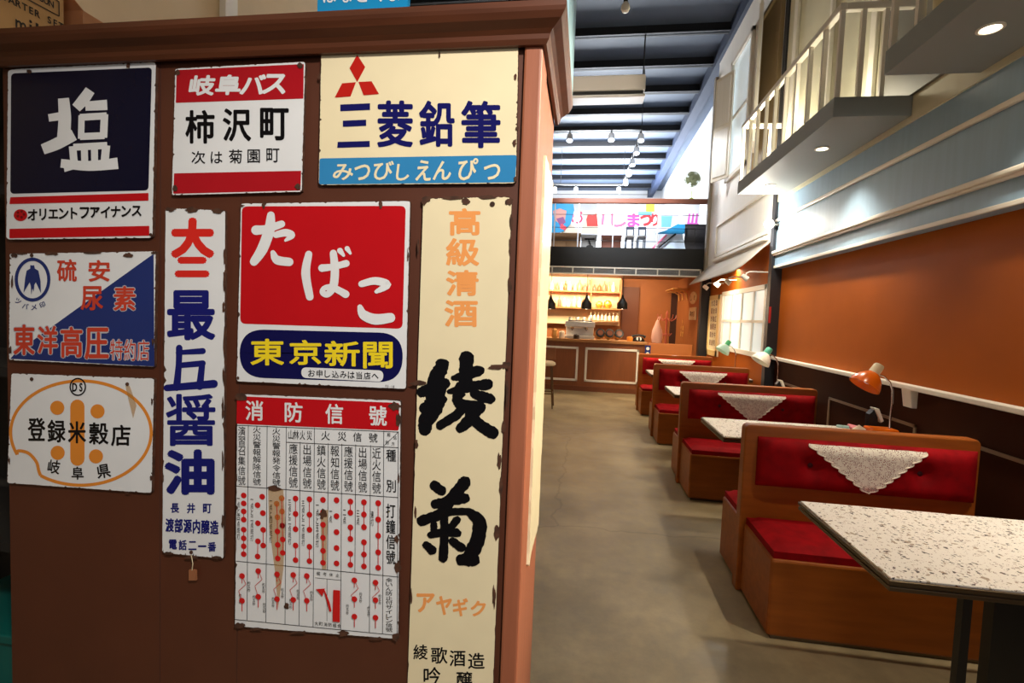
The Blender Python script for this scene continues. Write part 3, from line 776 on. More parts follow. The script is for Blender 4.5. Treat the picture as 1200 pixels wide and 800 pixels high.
# F: tall soy sauce sign
t = sign('enamel_sign', 'tall narrow white enamel sign with red and dark blue characters', [(194, 243), (264, 246), (262, 655), (190, 648)], 3, E_white, jit=1.4)
P = art(1).zoom(3.333, 180, 230); P.g('大', 66, 238, 83, 242, .06); P.g('二', 82, 218, 236, 316, .075); P.build('lettering', enamel('enamel_scarlet', (214, 44, 36)), t, 'red characters at the top')
P = art(1).zoom(3.333, 180, 230); P.g('最', 52, 242, 366, 562, .032)
for s_ in (([(100, 592), (98, 660), (90, 745)], [26, 24, 30]), ([(95, 610), (192, 604)], [18, 24]), ([(100, 660), (192, 652)], [22, 24]), ([(190, 652), (180, 742)], [24, 28]), ([(52, 748), (235, 732)], [26, 32])): P.stroke(*s_)
P.zoom(2.162, 0, 430); P.g('醤', 420, 546, 68, 200, .02); P.g('油', 416, 544, 208, 324, .045)
P.row('長井町', 443, 357, 525, 358, 22, 26, .03); P.row('渡部源内醸造', 430, 400, 543, 406, 22, 36, .03); P.row('電話二一番', 438, 449, 537, 455, 21, 26, .03)
P.build('lettering', E_ink, t, 'dark blue characters')
chips(t, [(200, 245, 6, 2.5), (225, 246, 8, 3), (255, 247, 6, 3), (263, 300, 1.5, 10), (263, 330, 1.8, 12), (262, 360, 1.3, 8), (263, 400, 1.6, 16), (262, 440, 1.4, 10), (261, 480, 1.5, 14), (261, 540, 1.3, 10), (192, 400, 1, 4), (191, 560, 1, 5), (197, 648, 5, 2), (225, 653, 8, 2), (255, 653, 5, 2), (261, 610, 1.6, 8)])
eyelets(t, [(225, 244), (224, 647)])
tg = thing('wooden_tag', 'small brown tag hanging on a string under the tall soy sauce sign', 'tag', at('y', YP-.01, 225, 660))
MB().tube([at('y', YP-.012, 224, 650), at('y', YP-.014, 226, 660), at('y', YP-.012, 225, 668)], .0012, 6).build('string', M_cream, tg)
q = [at('y', YP-.012, *p) for p in ((221, 668), (229, 668), (229.5, 680), (221, 680))]
MB().prism(q, (0, .006, 0)).build('board', mat('tag_wood', (150, 96, 62), .7), tg)

# G: tobacco and newspaper sign
t = sign('enamel_sign', 'big red tobacco enamel sign with white brush hiragana over a navy newspaper plate', [(282, 238), (481, 235), (476, 456), (277, 447)], 3, E_white)
art(1).zoom(3.333, 180, 230).rrect([(345, 39), (985, 37), (972, 517), (338, 497)], 22).build('red_field', E_red, t)
art(1).zoom(3.333, 180, 230).rrect([(337, 518), (976, 534), (970, 728), (335, 706)], 97, n=10).build('navy_field', enamel('enamel_midnight', (18, 18, 74)), t)
art(2).zoom(3.333, 180, 230).rrect([(577, 667), (898, 680), (896, 724), (577, 708)], 21, n=8).build('white_capsule', E_white, t)
P = art(3).zoom(3.333, 180, 230); P.wk = 1.25
for s_ in (([(400, 132), (440, 128), (500, 108)], [30, 26, 22]), ([(458, 74), (452, 130), (425, 205), (392, 255)], [24, 34, 34, 26]), ([(478, 150), (515, 142), (540, 152), (515, 172)], [20, 24, 22, 8]), ([(466, 220), (482, 248), (530, 256)], [16, 28, 26]),
           ([(606, 226), (594, 300), (610, 392)], [22, 28, 24]), ([(658, 280), (700, 275), (752, 262)], [24, 20, 22]), ([(702, 222), (708, 290), (702, 350), (680, 382), (660, 375), (668, 358), (700, 356), (750, 382)], [22, 26, 26, 20, 18, 16, 20, 24]), ([(728, 212), (742, 230)], [18, 10]), ([(756, 204), (768, 222)], [16, 9]),
           ([(812, 342), (865, 330), (912, 345), (870, 372)], [20, 24, 26, 12]), ([(806, 432), (820, 462), (865, 480), (925, 474)], [16, 30, 34, 30])): P.stroke(*s_)
P.build('lettering', E_white, t, 'white brush hiragana')
P = art(3).zoom(3.333, 180, 230)
for ch, a, b, c, d in (('東', 378, 510, 556, 660), ('京', 530, 655, 560, 658), ('新', 667, 805, 564, 664), ('聞', 818, 934, 568, 672)): P.g(ch, a, b, c, d, .02)
P.build('lettering', E_yellow, t, 'yellow newspaper title')
P = art(4).zoom(3.333, 180, 230); P.row('お申し込みは当店へ', 617, 690, 865, 702, 27, 28, .012); P.row('95-10', 908, 740, 938, 742, 7, 9, .01); P.build('lettering', E_black, t, 'small black line')
eyelets(t, [(310, 238), (446, 238)], 2.2); chips(t, [(309, 240, 2, 4), (446, 240, 2, 4), (279, 443, 1.5, 2), (478, 300, .8, 8), (478, 400, .8, 9), (283, 241, 3, 1)])

# H: fire signal chart
t = sign('enamel_sign', 'white fire signal chart enamel sign with a red header and columns of red dots', [(278, 461), (470, 469), (467, 749), (275, 734)], 3, E_white, jit=1.0)
FZ = (2.5818, 260, 450)
def fy(x, v): return v+(.042+.056*min(1, max(0, (v-125)/350.)))*(x-43)
class Fire(Pix):
    def P(s, x, y): return s.fn(x/FZ[0]+FZ[1], fy(x, y)/FZ[0]+FZ[2], s.d)
def fart(l): P = Fire(plane_fn(YP)); P.d = SIGN_T+.0003+.0004*l; return P
fart(1).rrect([(46, 36), (536, 36), (535, 120), (44, 120)], 6).build('red_header', E_red, t)
P = fart(2)
for ch, x in zip('消防信號', (98, 217, 340, 472)): P.g(ch, x-27, x+27, 47, 108, .02)
P.build('lettering', E_white, t, 'white header characters')
cols = [43, 80, 137, 195, 237, 280, 322, 363, 405, 450, 490, 534]
P = fart(2)
for i, x in enumerate(cols):
    top = 165 if i in (4, 6, 7, 8, 9) else 122
    bot = 535 if i in (6, 8) else 712
    P.line(x, top, x-4*(bot-top)/590, bot, 1.6)
for y, a, b in ((124, 43, 534), (168, 195, 534), (308, 43, 534), (535, 43, 534), (712, 40, 530)): P.line(a, y, b, y, 1.8)
P.line(490, 165, 534, 124, 1.4); P.line(282, 562, 360, 562, 1.2); P.line(318, 562, 318, 690, 1.2)
P.build('ruled_lines', E_black, t)
P = fart(3)
def col(text, x, y0, y1, w=22, off=.0):
    n = len(text); h = (y1-y0)/n
    for i, ch in enumerate(text):
        yc = y0+h*(i+.5); _, _, sx, sy = glyph(ch, off); m = max(sx, sy, .7)
        P.g(ch, x-w/2*sx/m, x+w/2*sx/m, yc-h*.46*sy/m, yc+h*.46*sy/m, off)
col('演習召集信號', 60, 126, 305); col('火災警報解除信號', 106, 124, 302, 24); col('火災警報発令信號', 165, 126, 300, 24)
for x, s_ in ((216, '應援信號'), (258, '出場信號'), (301, '鎮火信號'), (342, '報知信號'), (383, '應援信號'), (426, '出場信號'), (468, '近火信號')): col(s_, x, 170, 302, 26)
col('種', 512, 172, 210, 30, .01); col('別', 512, 258, 296, 30, .01); col('打鐘信號', 511, 325, 500, 28, .01)
col('余いん防止付サイレン信號', 506, 540, 704, 20)
for ch, x in zip('火災信號', (314, 364, 410, 458)): P.g(ch, x-13, x+13, 130, 156)
for ch, x in zip('山林火災', (209, 225, 244, 265)): P.g(ch, x-8, x+8, 131, 158)
P.row('種信', 505, 133, 524, 140, 10, 11); P.row('別方', 500, 155, 518, 158, 10, 11)
for x, s_ in ((50, '一点と四点斑打'), (91, '一点と二点斑打'), (148, '一点と四点斑打'), (205, '三点と二点斑打'), (246, '三点と二点斑打'), (289, '一点と五点打'), (329, '一点'), (371, '二点'), (412, '三点'), (455, '連打')): col(s_, x, 335 if len(s_) > 2 else 350, 470 if len(s_) > 2 else 395, 9)
for x, y in ((82, 600), (55, 640), (126, 600), (128, 660), (97, 640), (155, 640), (183, 610), (230, 610), (208, 640), (271, 610), (420, 600), (380, 640), (478, 600), (444, 640)): col('約五秒', x, y-8, y+24, 8)
P.row('備考休止', 292, 548, 350, 548, 11, 11); P.row('大町消防組合', 286, 700, 355, 700, 11, 12)
P.build('lettering', E_black, t, 'thin black chart text')
P = fart(3)
def dots(pts, r=8.6):
    for x, y in pts: P.disc(x, y-(.098)*(x-43), r, r, 16)
def chain(pts, w=2.0):
    for a, b in zip(pts[:-1], pts[1:]): P.line(a[0], a[1]-.098*(a[0]-43), b[0], b[1]-.098*(b[0]-43), w)
C = {}
C1 = [(66, v) for v in (337, 361, 385, 410, 440, 466, 490, 514)]; C2 = [(122, 342), (108, 367), (124, 391), (109, 421), (125, 441), (109, 475), (125, 488), (108, 521)]
C3 = [(181, 348), (166, 364), (182, 387), (168, 404), (183, 429), (168, 446), (184, 470), (169, 486), (184, 510), (169, 527)]
C4 = [(223, v) for v in (350, 395, 440, 488, 532)]; C5 = [(265, v) for v in (353, 398, 442, 492, 535)]; C6 = [(306, v) for v in (356, 392, 428, 466, 504, 540)]
C7 = [(347, v) for v in (358, 404, 450, 496, 542)]; C8 = [(389, v) for v in (363, 395, 437, 470, 513, 546)]; C9 = [(430, v) for v in (366, 401, 437, 480, 515, 551)]; C10 = [(473, v) for v in (370, 416, 462, 509, 555)]
for c_ in (C1, C2, C3, C4, C5, C6, C7, C8, C9, C10): dots(c_)
chain([C1[2], C1[3]]); chain(C1[4:]); chain([C2[4], C2[6]]); chain([C2[5], C2[7]]); chain(C3[0::2]); chain(C3[1::2]); chain(C4[:3]); chain(C4[3:]); chain(C5[:3]); chain(C5[3:]); chain(C6[2:])
for a in (0, 2, 4): chain(C8[a:a+2])
chain(C9[:3]); chain(C9[3:]); chain(C10)
for x, ys in ((61, (580, 655)), (110, (565, 643)), (167, (575, 650)), (216, (577, 652)), (257, (580, 655)), (401, (593, 650, 703)), (465, (600, 653, 706))):
    dots([(x, v) for v in ys])
    chain([(x, ys[0]), (x+12, ys[0]+25), (x-10, ys[0]+45), (x, ys[1])], 1.4); chain([(x, ys[0]), (x, ys[0]+22)], 2); chain([(x, ys[-1]), (x, ys[-1]+32)], 2.4)
    if len(ys) > 2: chain([(x, ys[1]), (x, ys[1]+26)], 2)
v = lambda x, y: (x, y-.098*(x-43))
P.poly([v(284, 620), v(312, 618), v(304, 642)]); P.stroke([v(310, 625), v(322, 660), v(328, 685)], [4, 8, 7]); P.rrect([v(337, 622), v(358, 624), v(357, 720), v(335, 718)], 2)
P.build('red_dots', enamel('enamel_dot_red', (204, 34, 34)), t)
P = fart(4); P.poly([v(140, 322), v(186, 322), v(192, 420), v(186, 560), v(170, 680), v(160, 560), v(143, 430)]); P.poly([v(299, 385), v(322, 385), v(318, 470), v(316, 560), v(303, 560), v(300, 470)]); P.build('rust_stain', M_stain, t)
P = art(6)
for p in ((283, 465, 7, 4), (463, 476, 7, 5), (467, 492, 3, 8), (322, 572, 8, 3), (379, 602, 5, 5), (466, 665, 4, 7), (465, 632, 3, 4), (336, 710, 3, 4), (280, 733, 6, 4), (402, 742, 6, 4), (464, 746, 4, 5), (277, 560, 1.2, 6), (276, 640, 1, 8), (467, 560, 1.2, 6), (300, 737, 8, 1.6), (350, 741, 10, 1.5), (440, 748, 8, 1.5)): P.blob(*p)
P.build('rust_chips', M_rust, t)

# I: tall sake sign
t = sign('enamel_sign', 'tallest cream enamel sign with two huge black brush kanji, right end of the cabinet', [(496, 232), (600, 230), (575, 880), (475, 880)], 6, E_cream, jit=1.4)
P = art(1).zoom(2.857, 470, 220)
for ch, a, b, c, d in (('高', 160, 266, 68, 160), ('級', 150, 262, 168, 262), ('清', 150, 260, 275, 362), ('酒', 145, 257, 375, 466)): P.g(ch, a, b, c, d, .03)
P.zoom(2.667, 460, 500)
for ch, a, b, c, d in (('ア', 75, 132, 520, 580), ('ヤ', 136, 186, 528, 588), ('ギ', 188, 236, 535, 592), ('ク', 244, 292, 543, 592)): P.g(ch, a, b, c, d, .035)
P.build('lettering', E_orange, t, 'faded orange characters')
P = art(1).zoom(6.667, 480, 400); P.wk = 1.3
for s_ in (([(255, 185), (215, 270), (170, 315)], [84, 90, 40]), ([(280, 330), (200, 365), (95, 395)], [62, 90, 64]), ([(215, 260), (205, 380), (190, 500), (130, 620), (118, 690)], [90, 130, 120, 90, 76]), ([(115, 520), (190, 490)], [66, 90]), ([(262, 452), (210, 490)], [50, 60]),
           ([(445, 135), (440, 240), (440, 350)], [92, 80, 88]), ([(345, 285), (450, 258), (545, 228)], [34, 70, 62]), ([(310, 392), (380, 375)], [30, 56]), ([(505, 345), (610, 335)], [56, 66]), ([(500, 405), (560, 430), (630, 448)], [50, 70, 62]), ([(395, 350), (385, 400), (360, 455)], [60, 80, 44]),
           ([(350, 460), (400, 490), (540, 520)], [30, 66, 84]), ([(420, 500), (370, 570), (240, 655)], [70, 56, 56]), ([(540, 520), (460, 620), (400, 675)], [60, 70, 60]), ([(470, 570), (560, 660), (645, 712)], [60, 74, 76])): P.stroke(*s_, rough=.1)
for s_ in (([(190, 130), (140, 165), (185, 205)], [75, 60, 50]),): pass
P.zoom(6.667, 480, 550); P.wk = 1.12
for s_ in (([(195, 125), (250, 165)], [70, 70]), ([(430, 100), (375, 170), (300, 240)], [88, 86, 70]), ([(200, 270), (320, 245), (430, 225)], [66, 70, 72]), ([(330, 240), (270, 320), (190, 375)], [60, 80, 70]), ([(95, 400), (200, 365), (330, 330), (470, 330)], [74, 70, 50, 54]), ([(470, 335), (545, 410), (535, 530), (490, 640), (455, 710)], [60, 96, 106, 104, 84]), ([(405, 705), (500, 705)], [80, 90]),
           ([(270, 370), (272, 520), (262, 690)], [56, 60, 66]), ([(165, 510), (260, 490), (380, 500)], [48, 60, 50]), ([(190, 430), (190, 470)], [50, 46]), ([(370, 395), (330, 440)], [56, 50]), ([(130, 590), (175, 630)], [56, 66]), ([(335, 560), (405, 610)], [56, 64]), ([(300, 460), (370, 490)], [40, 52])): P.stroke(*s_, rough=.1)
P.build('lettering', E_black, t, 'two huge black brush characters')
P = art(2).zoom(2.667, 460, 500)
for ch, a, b, c, d in (('綾', 65, 110, 680, 727), ('歌', 120, 172, 688, 740), ('酒', 178, 228, 698, 748), ('造', 236, 288, 706, 756), ('吟', 97, 150, 750, 806), ('醸', 200, 250, 764, 820)): P.g(ch, a, b, c, d, .015)
P.build('lettering', E_black, t, 'small black brewery line')
chips(t, [(500, 233, 5, 3), (530, 232, 12, 2), (570, 231, 10, 2), (597, 236, 4, 4), (599, 260, 2, 10), (598, 290, 1.5, 12), (597, 335, 2.5, 8), (596, 380, 1.5, 10), (582, 430, 10, 3), (593, 428, 5, 4), (590, 500, 3, 6), (490, 449, 8, 3), (488, 520, 2, 6), (585, 540, 2.5, 8), (582, 625, 3.5, 8), (579, 700, 2, 12), (490, 290, 1, 10), (487, 600, 1.2, 8), (482, 700, 1, 9), (594, 460, 1.6, 14), (587, 570, 2, 12), (497, 236, 3, 4), (546, 236, 5, 4)])
eyelets(t, [(546, 236), (577, 239)], 3)

# cream sign on the right side of the cabinet
ss = thing('enamel_sign', 'cream enamel sign seen edge-on hanging on the right side of the cabinet', 'sign', (XC+.006, YP+.25, 1.4), 'enamel signs on the cabinet')
zt_, zb_ = 1.93, .80
pts = []
rr = random.Random(3)
for k in range(14): pts.append((XC-.003, YP+.135+.30*k/13, zt_+rr.uniform(-.006, .006)))
for k in range(1, 30): pts.append((XC-.003, YP+.435+rr.uniform(-.012, .004), zt_+(zb_-zt_)*k/30.))
for k in range(14): pts.append((XC-.003, YP+.435-.30*k/13, zb_+rr.uniform(-.012, .012)))
for k in range(1, 30): pts.append((XC-.003, YP+.135+rr.uniform(-.004, .008), zb_+(zt_-zb_)*k/30.))
MB().prism(pts, (.008, 0, 0)).build('plate', E_cream, ss)
# pale blue plate fixed to the side of the cornice
pb = thing('enamel_sign', 'pale blue plate standing on the right edge of the cornice, seen edge-on', 'sign', (XC+.066, YP+.2, 2.25), 'enamel signs on the cabinet')
B(XC+.046, XC+.054, YP+.05, YP+.45, 2.204, 2.5).build('plate', enamel('enamel_sky', (176, 214, 224)), pb)

# things on top of the cabinet
bx = thing('cardboard_box', 'printed cardboard carton on top of the cabinet, top left corner', 'box', (-1.7, YP+.05, 2.206))
A = Vector((-1.6, 1.325, 2.206)); dl = Vector((-.077, -.997, 0)); dr = Vector((-.997, .077, 0))
Bq = A+dl*.36; Cq = A+dr*.4; Dq = Bq+dr*.4
MB().prism([A, Bq, Dq, Cq], (0, 0, .30)).build('carton', M_card, bx, bevel=.003)
nb = Vector((.997, -.077, 0))
def boxfn(u, v_, d): return A+dl*(.36-u)+Vector((0, 0, v_))+nb*(.0012+d)
b2 = thing('small_carton', 'small open brown carton behind the printed carton on top of the cabinet', 'box', (-1.66, YP+.25, 2.206))
x0, x1 = -1.84, at('y', 1.39, 97, 15).x; z1 = at('y', 1.39, 97, 12).z
mb = MB().box(x0, x1, 1.39, 1.6, 2.206, z1); mb.build('carton', mat('cardboard_brown', (186, 128, 84), .8), b2)
MB().prism([(x0, 1.39, z1), (x1, 1.39, z1), (x1-.03, 1.36, z1+.05), (x0, 1.36, z1+.06)], (0, .004, 0)).build('flap', mat('cardboard_brown', (186, 128, 84), .8), b2)
class BoxArt(Pix):
    def P(s, x, y): return boxfn(x, .235-y, s.d)
P = BoxArt(None, 1e-5)
P.row('GROWING GUN', .19, .078, .325, .078, .015, .02, .02); P.row('ED. STARTER SET', .135, .128, .35, .128, .0165, .02, .025)
for i, ch in enumerate('mil'): P.g(ch, (.235, .268, .284)[i], (.261, .275, .291)[i], (.172 if i == 0 else .155), .20, .012)
for q_ in ([(.15, .06), (.345, .06)], [(.15, .102), (.345, .102)], [(.345, .06), (.345, .102)]): P.stroke(q_, .003, caps=False)
P.mb.build('print', mat('print_black', (40, 30, 22), .7), bx, norm=False)
wb = thing('white_board', 'flat white board lying on top of the cabinet beside the carton', 'board', (-1.2, YP+.1, 2.206))
B(at('y', YP, 130, 20).x, at('y', YP, 206, 15).x, YP, YP+.22, 2.206, 2.226).build('board', M_white, wb, bevel=.002)
bs = thing('blue_sign', 'blue sign board with white characters leaning on top of the cabinet', 'sign', (-.62, YP+.03, 2.206))
x0, x1 = at('y', YP+.02, 372, 4).x, at('y', YP+.02, 478, 4).x
B(x0, x1, YP+.02, YP+.035, 2.206, 2.45).build('plate', enamel('enamel_cyan_blue', (30, 140, 196)), bs)
P = Pix(plane_fn(YP+.02)); P.d = .0008; P.row('はなとくま', 386, -5, 462, -7, 15, 17, .02); P.build('lettering', E_white, bs)
# what stands left of the cabinet
rk = thing('dark_rack', 'dark rack standing left of the sign cabinet', 'rack', (-2.1, 1.5, 0))
for x in (-2.5, -1.70): 
    for y in (1.28, 1.74): B(x-.02, x+.02, y-.02, y+.02, 0, 2.2).build('post', M_black, rk)
for z in (.12, .7, 1.25, 1.8, 2.176): B(-2.52, -1.68, 1.26, 1.76, z, z+.03).build('shelf', M_dark, rk)
B(-2.52, -1.68, 1.74, 1.77, 0, 2.2).build('back_panel', M_dark, rk)
cr = thing('green_crate', 'teal and green crate at the bottom left edge beside the cabinet', 'crate', (-1.9, 1.5, .15))
mb = MB(); mb.box(-2.2, -1.74, 1.32, 1.7, .152, .36); mb.build('body', mat('teal_plastic', (0, 92, 86), .4), cr, bevel=.01)
B(-2.22, -1.725, 1.305, 1.715, .36, .39).build('rim', mat('teal_dark', (0, 90, 84), .4), cr, bevel=.005)

# ------------------------------------------------------------------ booths
BX0, BX1 = .93, 2.06
S = 1.827
Y1 = 2.45; YBK = 2.87; YFAR = 3.30
HB = .945
def cushion_bulge(u, v_):   # u,v in 0..1
    e = min(u, 1-u, .12)/.12; f = min(v_, 1-v_, .25)/.25
    b = (1-(1-e)**2)**.5*(1-(1-f)**2)**.5
    d = 0
    for bu in (.25, .75):
        r2 = ((u-bu)*1.06/.05)**2+((v_-.5)*.27/.05)**2
        d += math.exp(-r2)
    return .05*b-.045*d
def make_bench():
    t = thing('booth_bench', 'x', 'bench', ((BX0+BX1)/2, YBK, 0), 'back to back booth benches along the wall')
    for (a, b) in ((Y1, YBK), (YBK+.075, YFAR)):
        B(BX0, BX1, a, b, .015, .39).build('seat_box', M_wood, t, bevel=.012)
        B(BX0+.02, BX1-.02, a+.01, b-.01, 0, .02).build('plinth', M_alu, t)
        # padded seat
        mb = MB(); nx, ny = 24, 10; x0, x1 = BX0+.012, BX1-.01; y0, y1 = (a+.012, b-.002)
        vs = []; fs = []
        for j in range(ny+1):
            for i in range(nx+1):
                u, v_ = i/nx, j/ny
                e = min(min(u, 1-u)*(x1-x0), .05)/.05; f = min(min(v_, 1-v_)*(y1-y0), .05)/.05
                z = .425+.022*(1-(1-e)**2)**.5*(1-(1-f)**2)**.5
                vs.append((x0+u*(x1-x0), y0+v_*(y1-y0), z))
        for j in range(ny):
            for i in range(nx): k = j*(nx+1)+i; fs.append((k, k+1, k+nx+2, k+nx+1))
        base = len(vs)
        ring = [i for i in range(nx+1)]+[j*(nx+1)+nx for j in range(1, ny+1)]+[ny*(nx+1)+i for i in range(nx-1, -1, -1)]+[j*(nx+1) for j in range(ny-1, 0, -1)]
        for r in ring: vs.append((vs[r][0], vs[r][1], .388))
        for k in range(len(ring)): fs.append((ring[k], ring[(k+1) % len(ring)], base+(k+1) % len(ring), base+k))
        mb.mesh(vs, fs).build('seat_cushion', M_velvet, t, smooth=True)
    # back frame with rounded upper corners
    pts = [(BX0-.022, YBK, .0)]
    for k in range(7): a = math.pi-k*math.pi/12; pts.append((BX0-.022+.03+.03*math.cos(a), YBK, HB-.03+.03*math.sin(a)))
    for k in range(7): a = math.pi/2-k*math.pi/12; pts.append((BX1+.01-.03+.03*math.cos(a), YBK, HB-.03+.03*math.sin(a)))
    pts.append((BX1+.01, YBK, 0))
    MB().prism(pts, (0, .075, 0)).build('back_frame', M_wood, t, bevel=.008)
    for face, sg in ((YBK, -1), (YBK+.075, 1)):
        cx0, cx1, cz0, cz1 = BX0+.045, BX1-.012, .615, .885
        vs = []; fs = []; nx, nz = 72, 22
        for j in range(nz+1):
            for i in range(nx+1):
                u, v_ = i/nx, j/nz
                vs.append((cx0+u*(cx1-cx0), face+sg*(.012+cushion_bulge(u, v_)), cz0+v_*(cz1-cz0)))
        for j in range(nz):
            for i in range(nx): k = j*(nx+1)+i; fs.append((k, k+1, k+nx+2, k+nx+1))
        base = len(vs)
        ring = [i for i in range(nx+1)]+[j*(nx+1)+nx for j in range(1, nz+1)]+[nz*(nx+1)+i for i in range(nx-1, -1, -1)]+[j*(nx+1) for j in range(nz-1, 0, -1)]
        for r in ring: vs.append((vs[r][0], face, vs[r][2]))
        for k in range(len(ring)): fs.append((ring[k], ring[(k+1) % len(ring)], base+(k+1) % len(ring), base+k))
        o = MB().mesh(vs, fs).build('back_cushion', M_velvet, t, smooth=True)
        for bu in (.25, .75):
            x = cx0+bu*(cx1-cx0)
            MB().lathe([(.0, .008), (.012, .005), (.017, 0), (.017, -.008)], (x, face+sg*(.012+cushion_bulge(bu, .5)+.001), .75), axis=(0, sg, 0), n=12, caps=(False, True)).build('button', mat('button_red', (70, 4, 12), .7), o, smooth=True)
    return t
bench0 = make_bench()
bl = ['nearest red velvet booth bench, its full back and end panel in view', 'second nearest red velvet booth bench behind the table with the orange lamp', 'third red velvet booth bench, half hidden by the second', 'farthest red velvet booth bench beside the counter']
def make_lace():
    t = MB(); vs = []; fs = []
    cx = 1.50; hw = .275; zt, zb = .872, .635; face = YBK
    n = 44; rows = 64
    u0 = lambda x: (x-(BX0+.045))/(BX1-.012-BX0-.045)
    for j in range(rows+1):
        fz = j/rows; z = zt+(zb-zt)*fz
        half = hw*(1-fz)+.004
        ph = fz*8
        half += .018*abs(math.sin(math.pi*ph))*(1 if fz < .98 else .5)
        for i in range(n+1):
            x = cx+half*(2*i/n-1)+.02*fz
            v_ = (z-.615)/.27
            y = face-(.012+max(cushion_bulge(min(1, max(0, u0(x))), min(1, max(0, v_))), .012)+.005+.002*math.sin(x*40))
            zz = z-(.006*abs(math.sin(i*1.1)) if j == rows else 0)
            vs.append((x, y, zz))
    for j in range(rows):
        for i in range(n): k = j*(n+1)+i; fs.append((k, k+1, k+n+2, k+n+1))
    r = thing('lace_doily', 'x', 'doily', (cx, face-.06, zt), 'lace doilies on the booth backs')
    t.mesh(vs, fs); o = t.build('lace_cloth', M_lace, r, smooth=False)
    # scalloped hem cord
    h = MB()
    for sgn in (-1, 1):
        pts = [Vector(vs[j*(n+1)+(n if sgn > 0 else 0)])+Vector((0, -.002, 0)) for j in range(rows+1)]
        h.tube(pts, .0035, 6)
    h.build('hem', mat('lace_thread', (244, 232, 216), .9), r)
    return r
lace0 = make_lace()
ll = ['white lace doily on the nearest red bench back', 'white lace doily on the second nearest red bench back', 'white lace doily on the third red bench back', 'white lace doily on the farthest red bench back']
# table
TZ0 = .745
def make_table():
    yc = 1.945; x0, x1, y0, y1 = .96, 2.30, yc-.32, yc+.32
    t = thing('booth_table', 'x', 'table', (1.55, yc, 0), 'terrazzo booth tables')
    B(x0, x1, y0, y1, TZ0-.008, TZ0).build('terrazzo_top', M_terr, t, bevel=.002)
    mb = MB(); g = .002
    mb.box(x0-.008, x1, y0-.008, y1+.008, TZ0-.018, TZ0-.006).box(x0-.002, x1, y0-.002, y1+.002, TZ0-.026, TZ0-.018).box(x0-.006, x1, y0-.006, y1+.006, TZ0-.04, TZ0-.026)
    mb.build('edge_band', M_alu, t, bevel=.002)
    for x in (x0+.25,):
        B(x-.013, x+.013, y0+.05, y0+.076, 0, TZ0-.04).build('leg', M_black, t)
    B(x0+.36, x1-.1, y0+.1, y0+.14, 0, TZ0-.04).build('panel_leg', M_black, t)
    return t
table0 = make_table()
tl = ['nearest terrazzo topped table in the bottom right corner', 'white table between the first two red benches, orange lamp on it', 'white table end between the second and third red benches', 'small white table corner between the third and farthest red benches']
for k in range(4):
    for src, labs in ((bench0, bl), (lace0, ll), (table0, tl)):
        o = src if k == 0 else copy_tree(src)
        o.location = src.location if k == 0 else (src.location[0], src.location[1]+S*k, src.location[2])
        o['label'] = labs[k]
        ORG[o.name] = Vector(o.location)

# desk lamps
def lamp(loc, shade_m, cap_m, base_m, label, sh=1.0, lean=-1):
    x, y, z = 0, 0, 0
    t = thing('desk_lamp', label, 'lamp', (0, 0, 0), 'desk lamps on the booth tables')
    MB().box(x-.10, x+.06, y-.055, y+.055, z, z+.035).build('base', base_m, t, bevel=.012)
    px = x+.03
    pts = [(px, y, z+.03), (px, y, z+.10), (px+.004, y, z+.2), (px, y, z+.28), (px-.02, y, z+.33), (px-.055, y, z+.365), (px-.09, y, z+.375)]
    MB().tube(pts, .006, 10).build('gooseneck', M_chrome, t, smooth=True)
    ax = Vector((.55, .1, .83)); c = Vector((px-.115, y, z+.385))
    MB().lathe([(.0, .062), (.026, .06), (.03, .05), (.032, -.002), (.034, -.01)], c, ax, 20, (False, False)).build('socket_cap', cap_m, t, smooth=True)
    pr = [(.034, -.005), (.05, -.02), (.072*sh, -.045), (.088*sh, -.085), (.092*sh, -.105), (.088*sh, -.105), (.082*sh, -.085), (.066*sh, -.047), (.03, -.02)]
    MB().lathe(pr, c, ax, 28, (False, True)).build('lamp_shade', shade_m, t, smooth=True)
    MB().lathe([(.0, -.085), (.02, -.078), (.026, -.06), (.015, -.035)], c, ax, 14, (False, True)).build('bulb', M_white, t, smooth=True)
    for o in list(t.children):
        o.data.transform(Matrix.Scale(1.14, 4))
    t.location = loc
    return t
lamp((2.19, 3.92, TZ0), M_orange, M_cream, M_orange, 'orange desk lamp with a cream cap on the table behind the nearest bench')
lamp((2.11, 5.84, TZ0), mat('white_enamel_shade', (240, 236, 220), .3), M_mint, M_mint, 'white desk lamp with a mint cap behind the second bench')
lamp((2.17, 7.62, TZ0), mat('white_green_shade', (200, 236, 214), .3), M_green, M_cream, 'pale green desk lamp in front of the lit window')
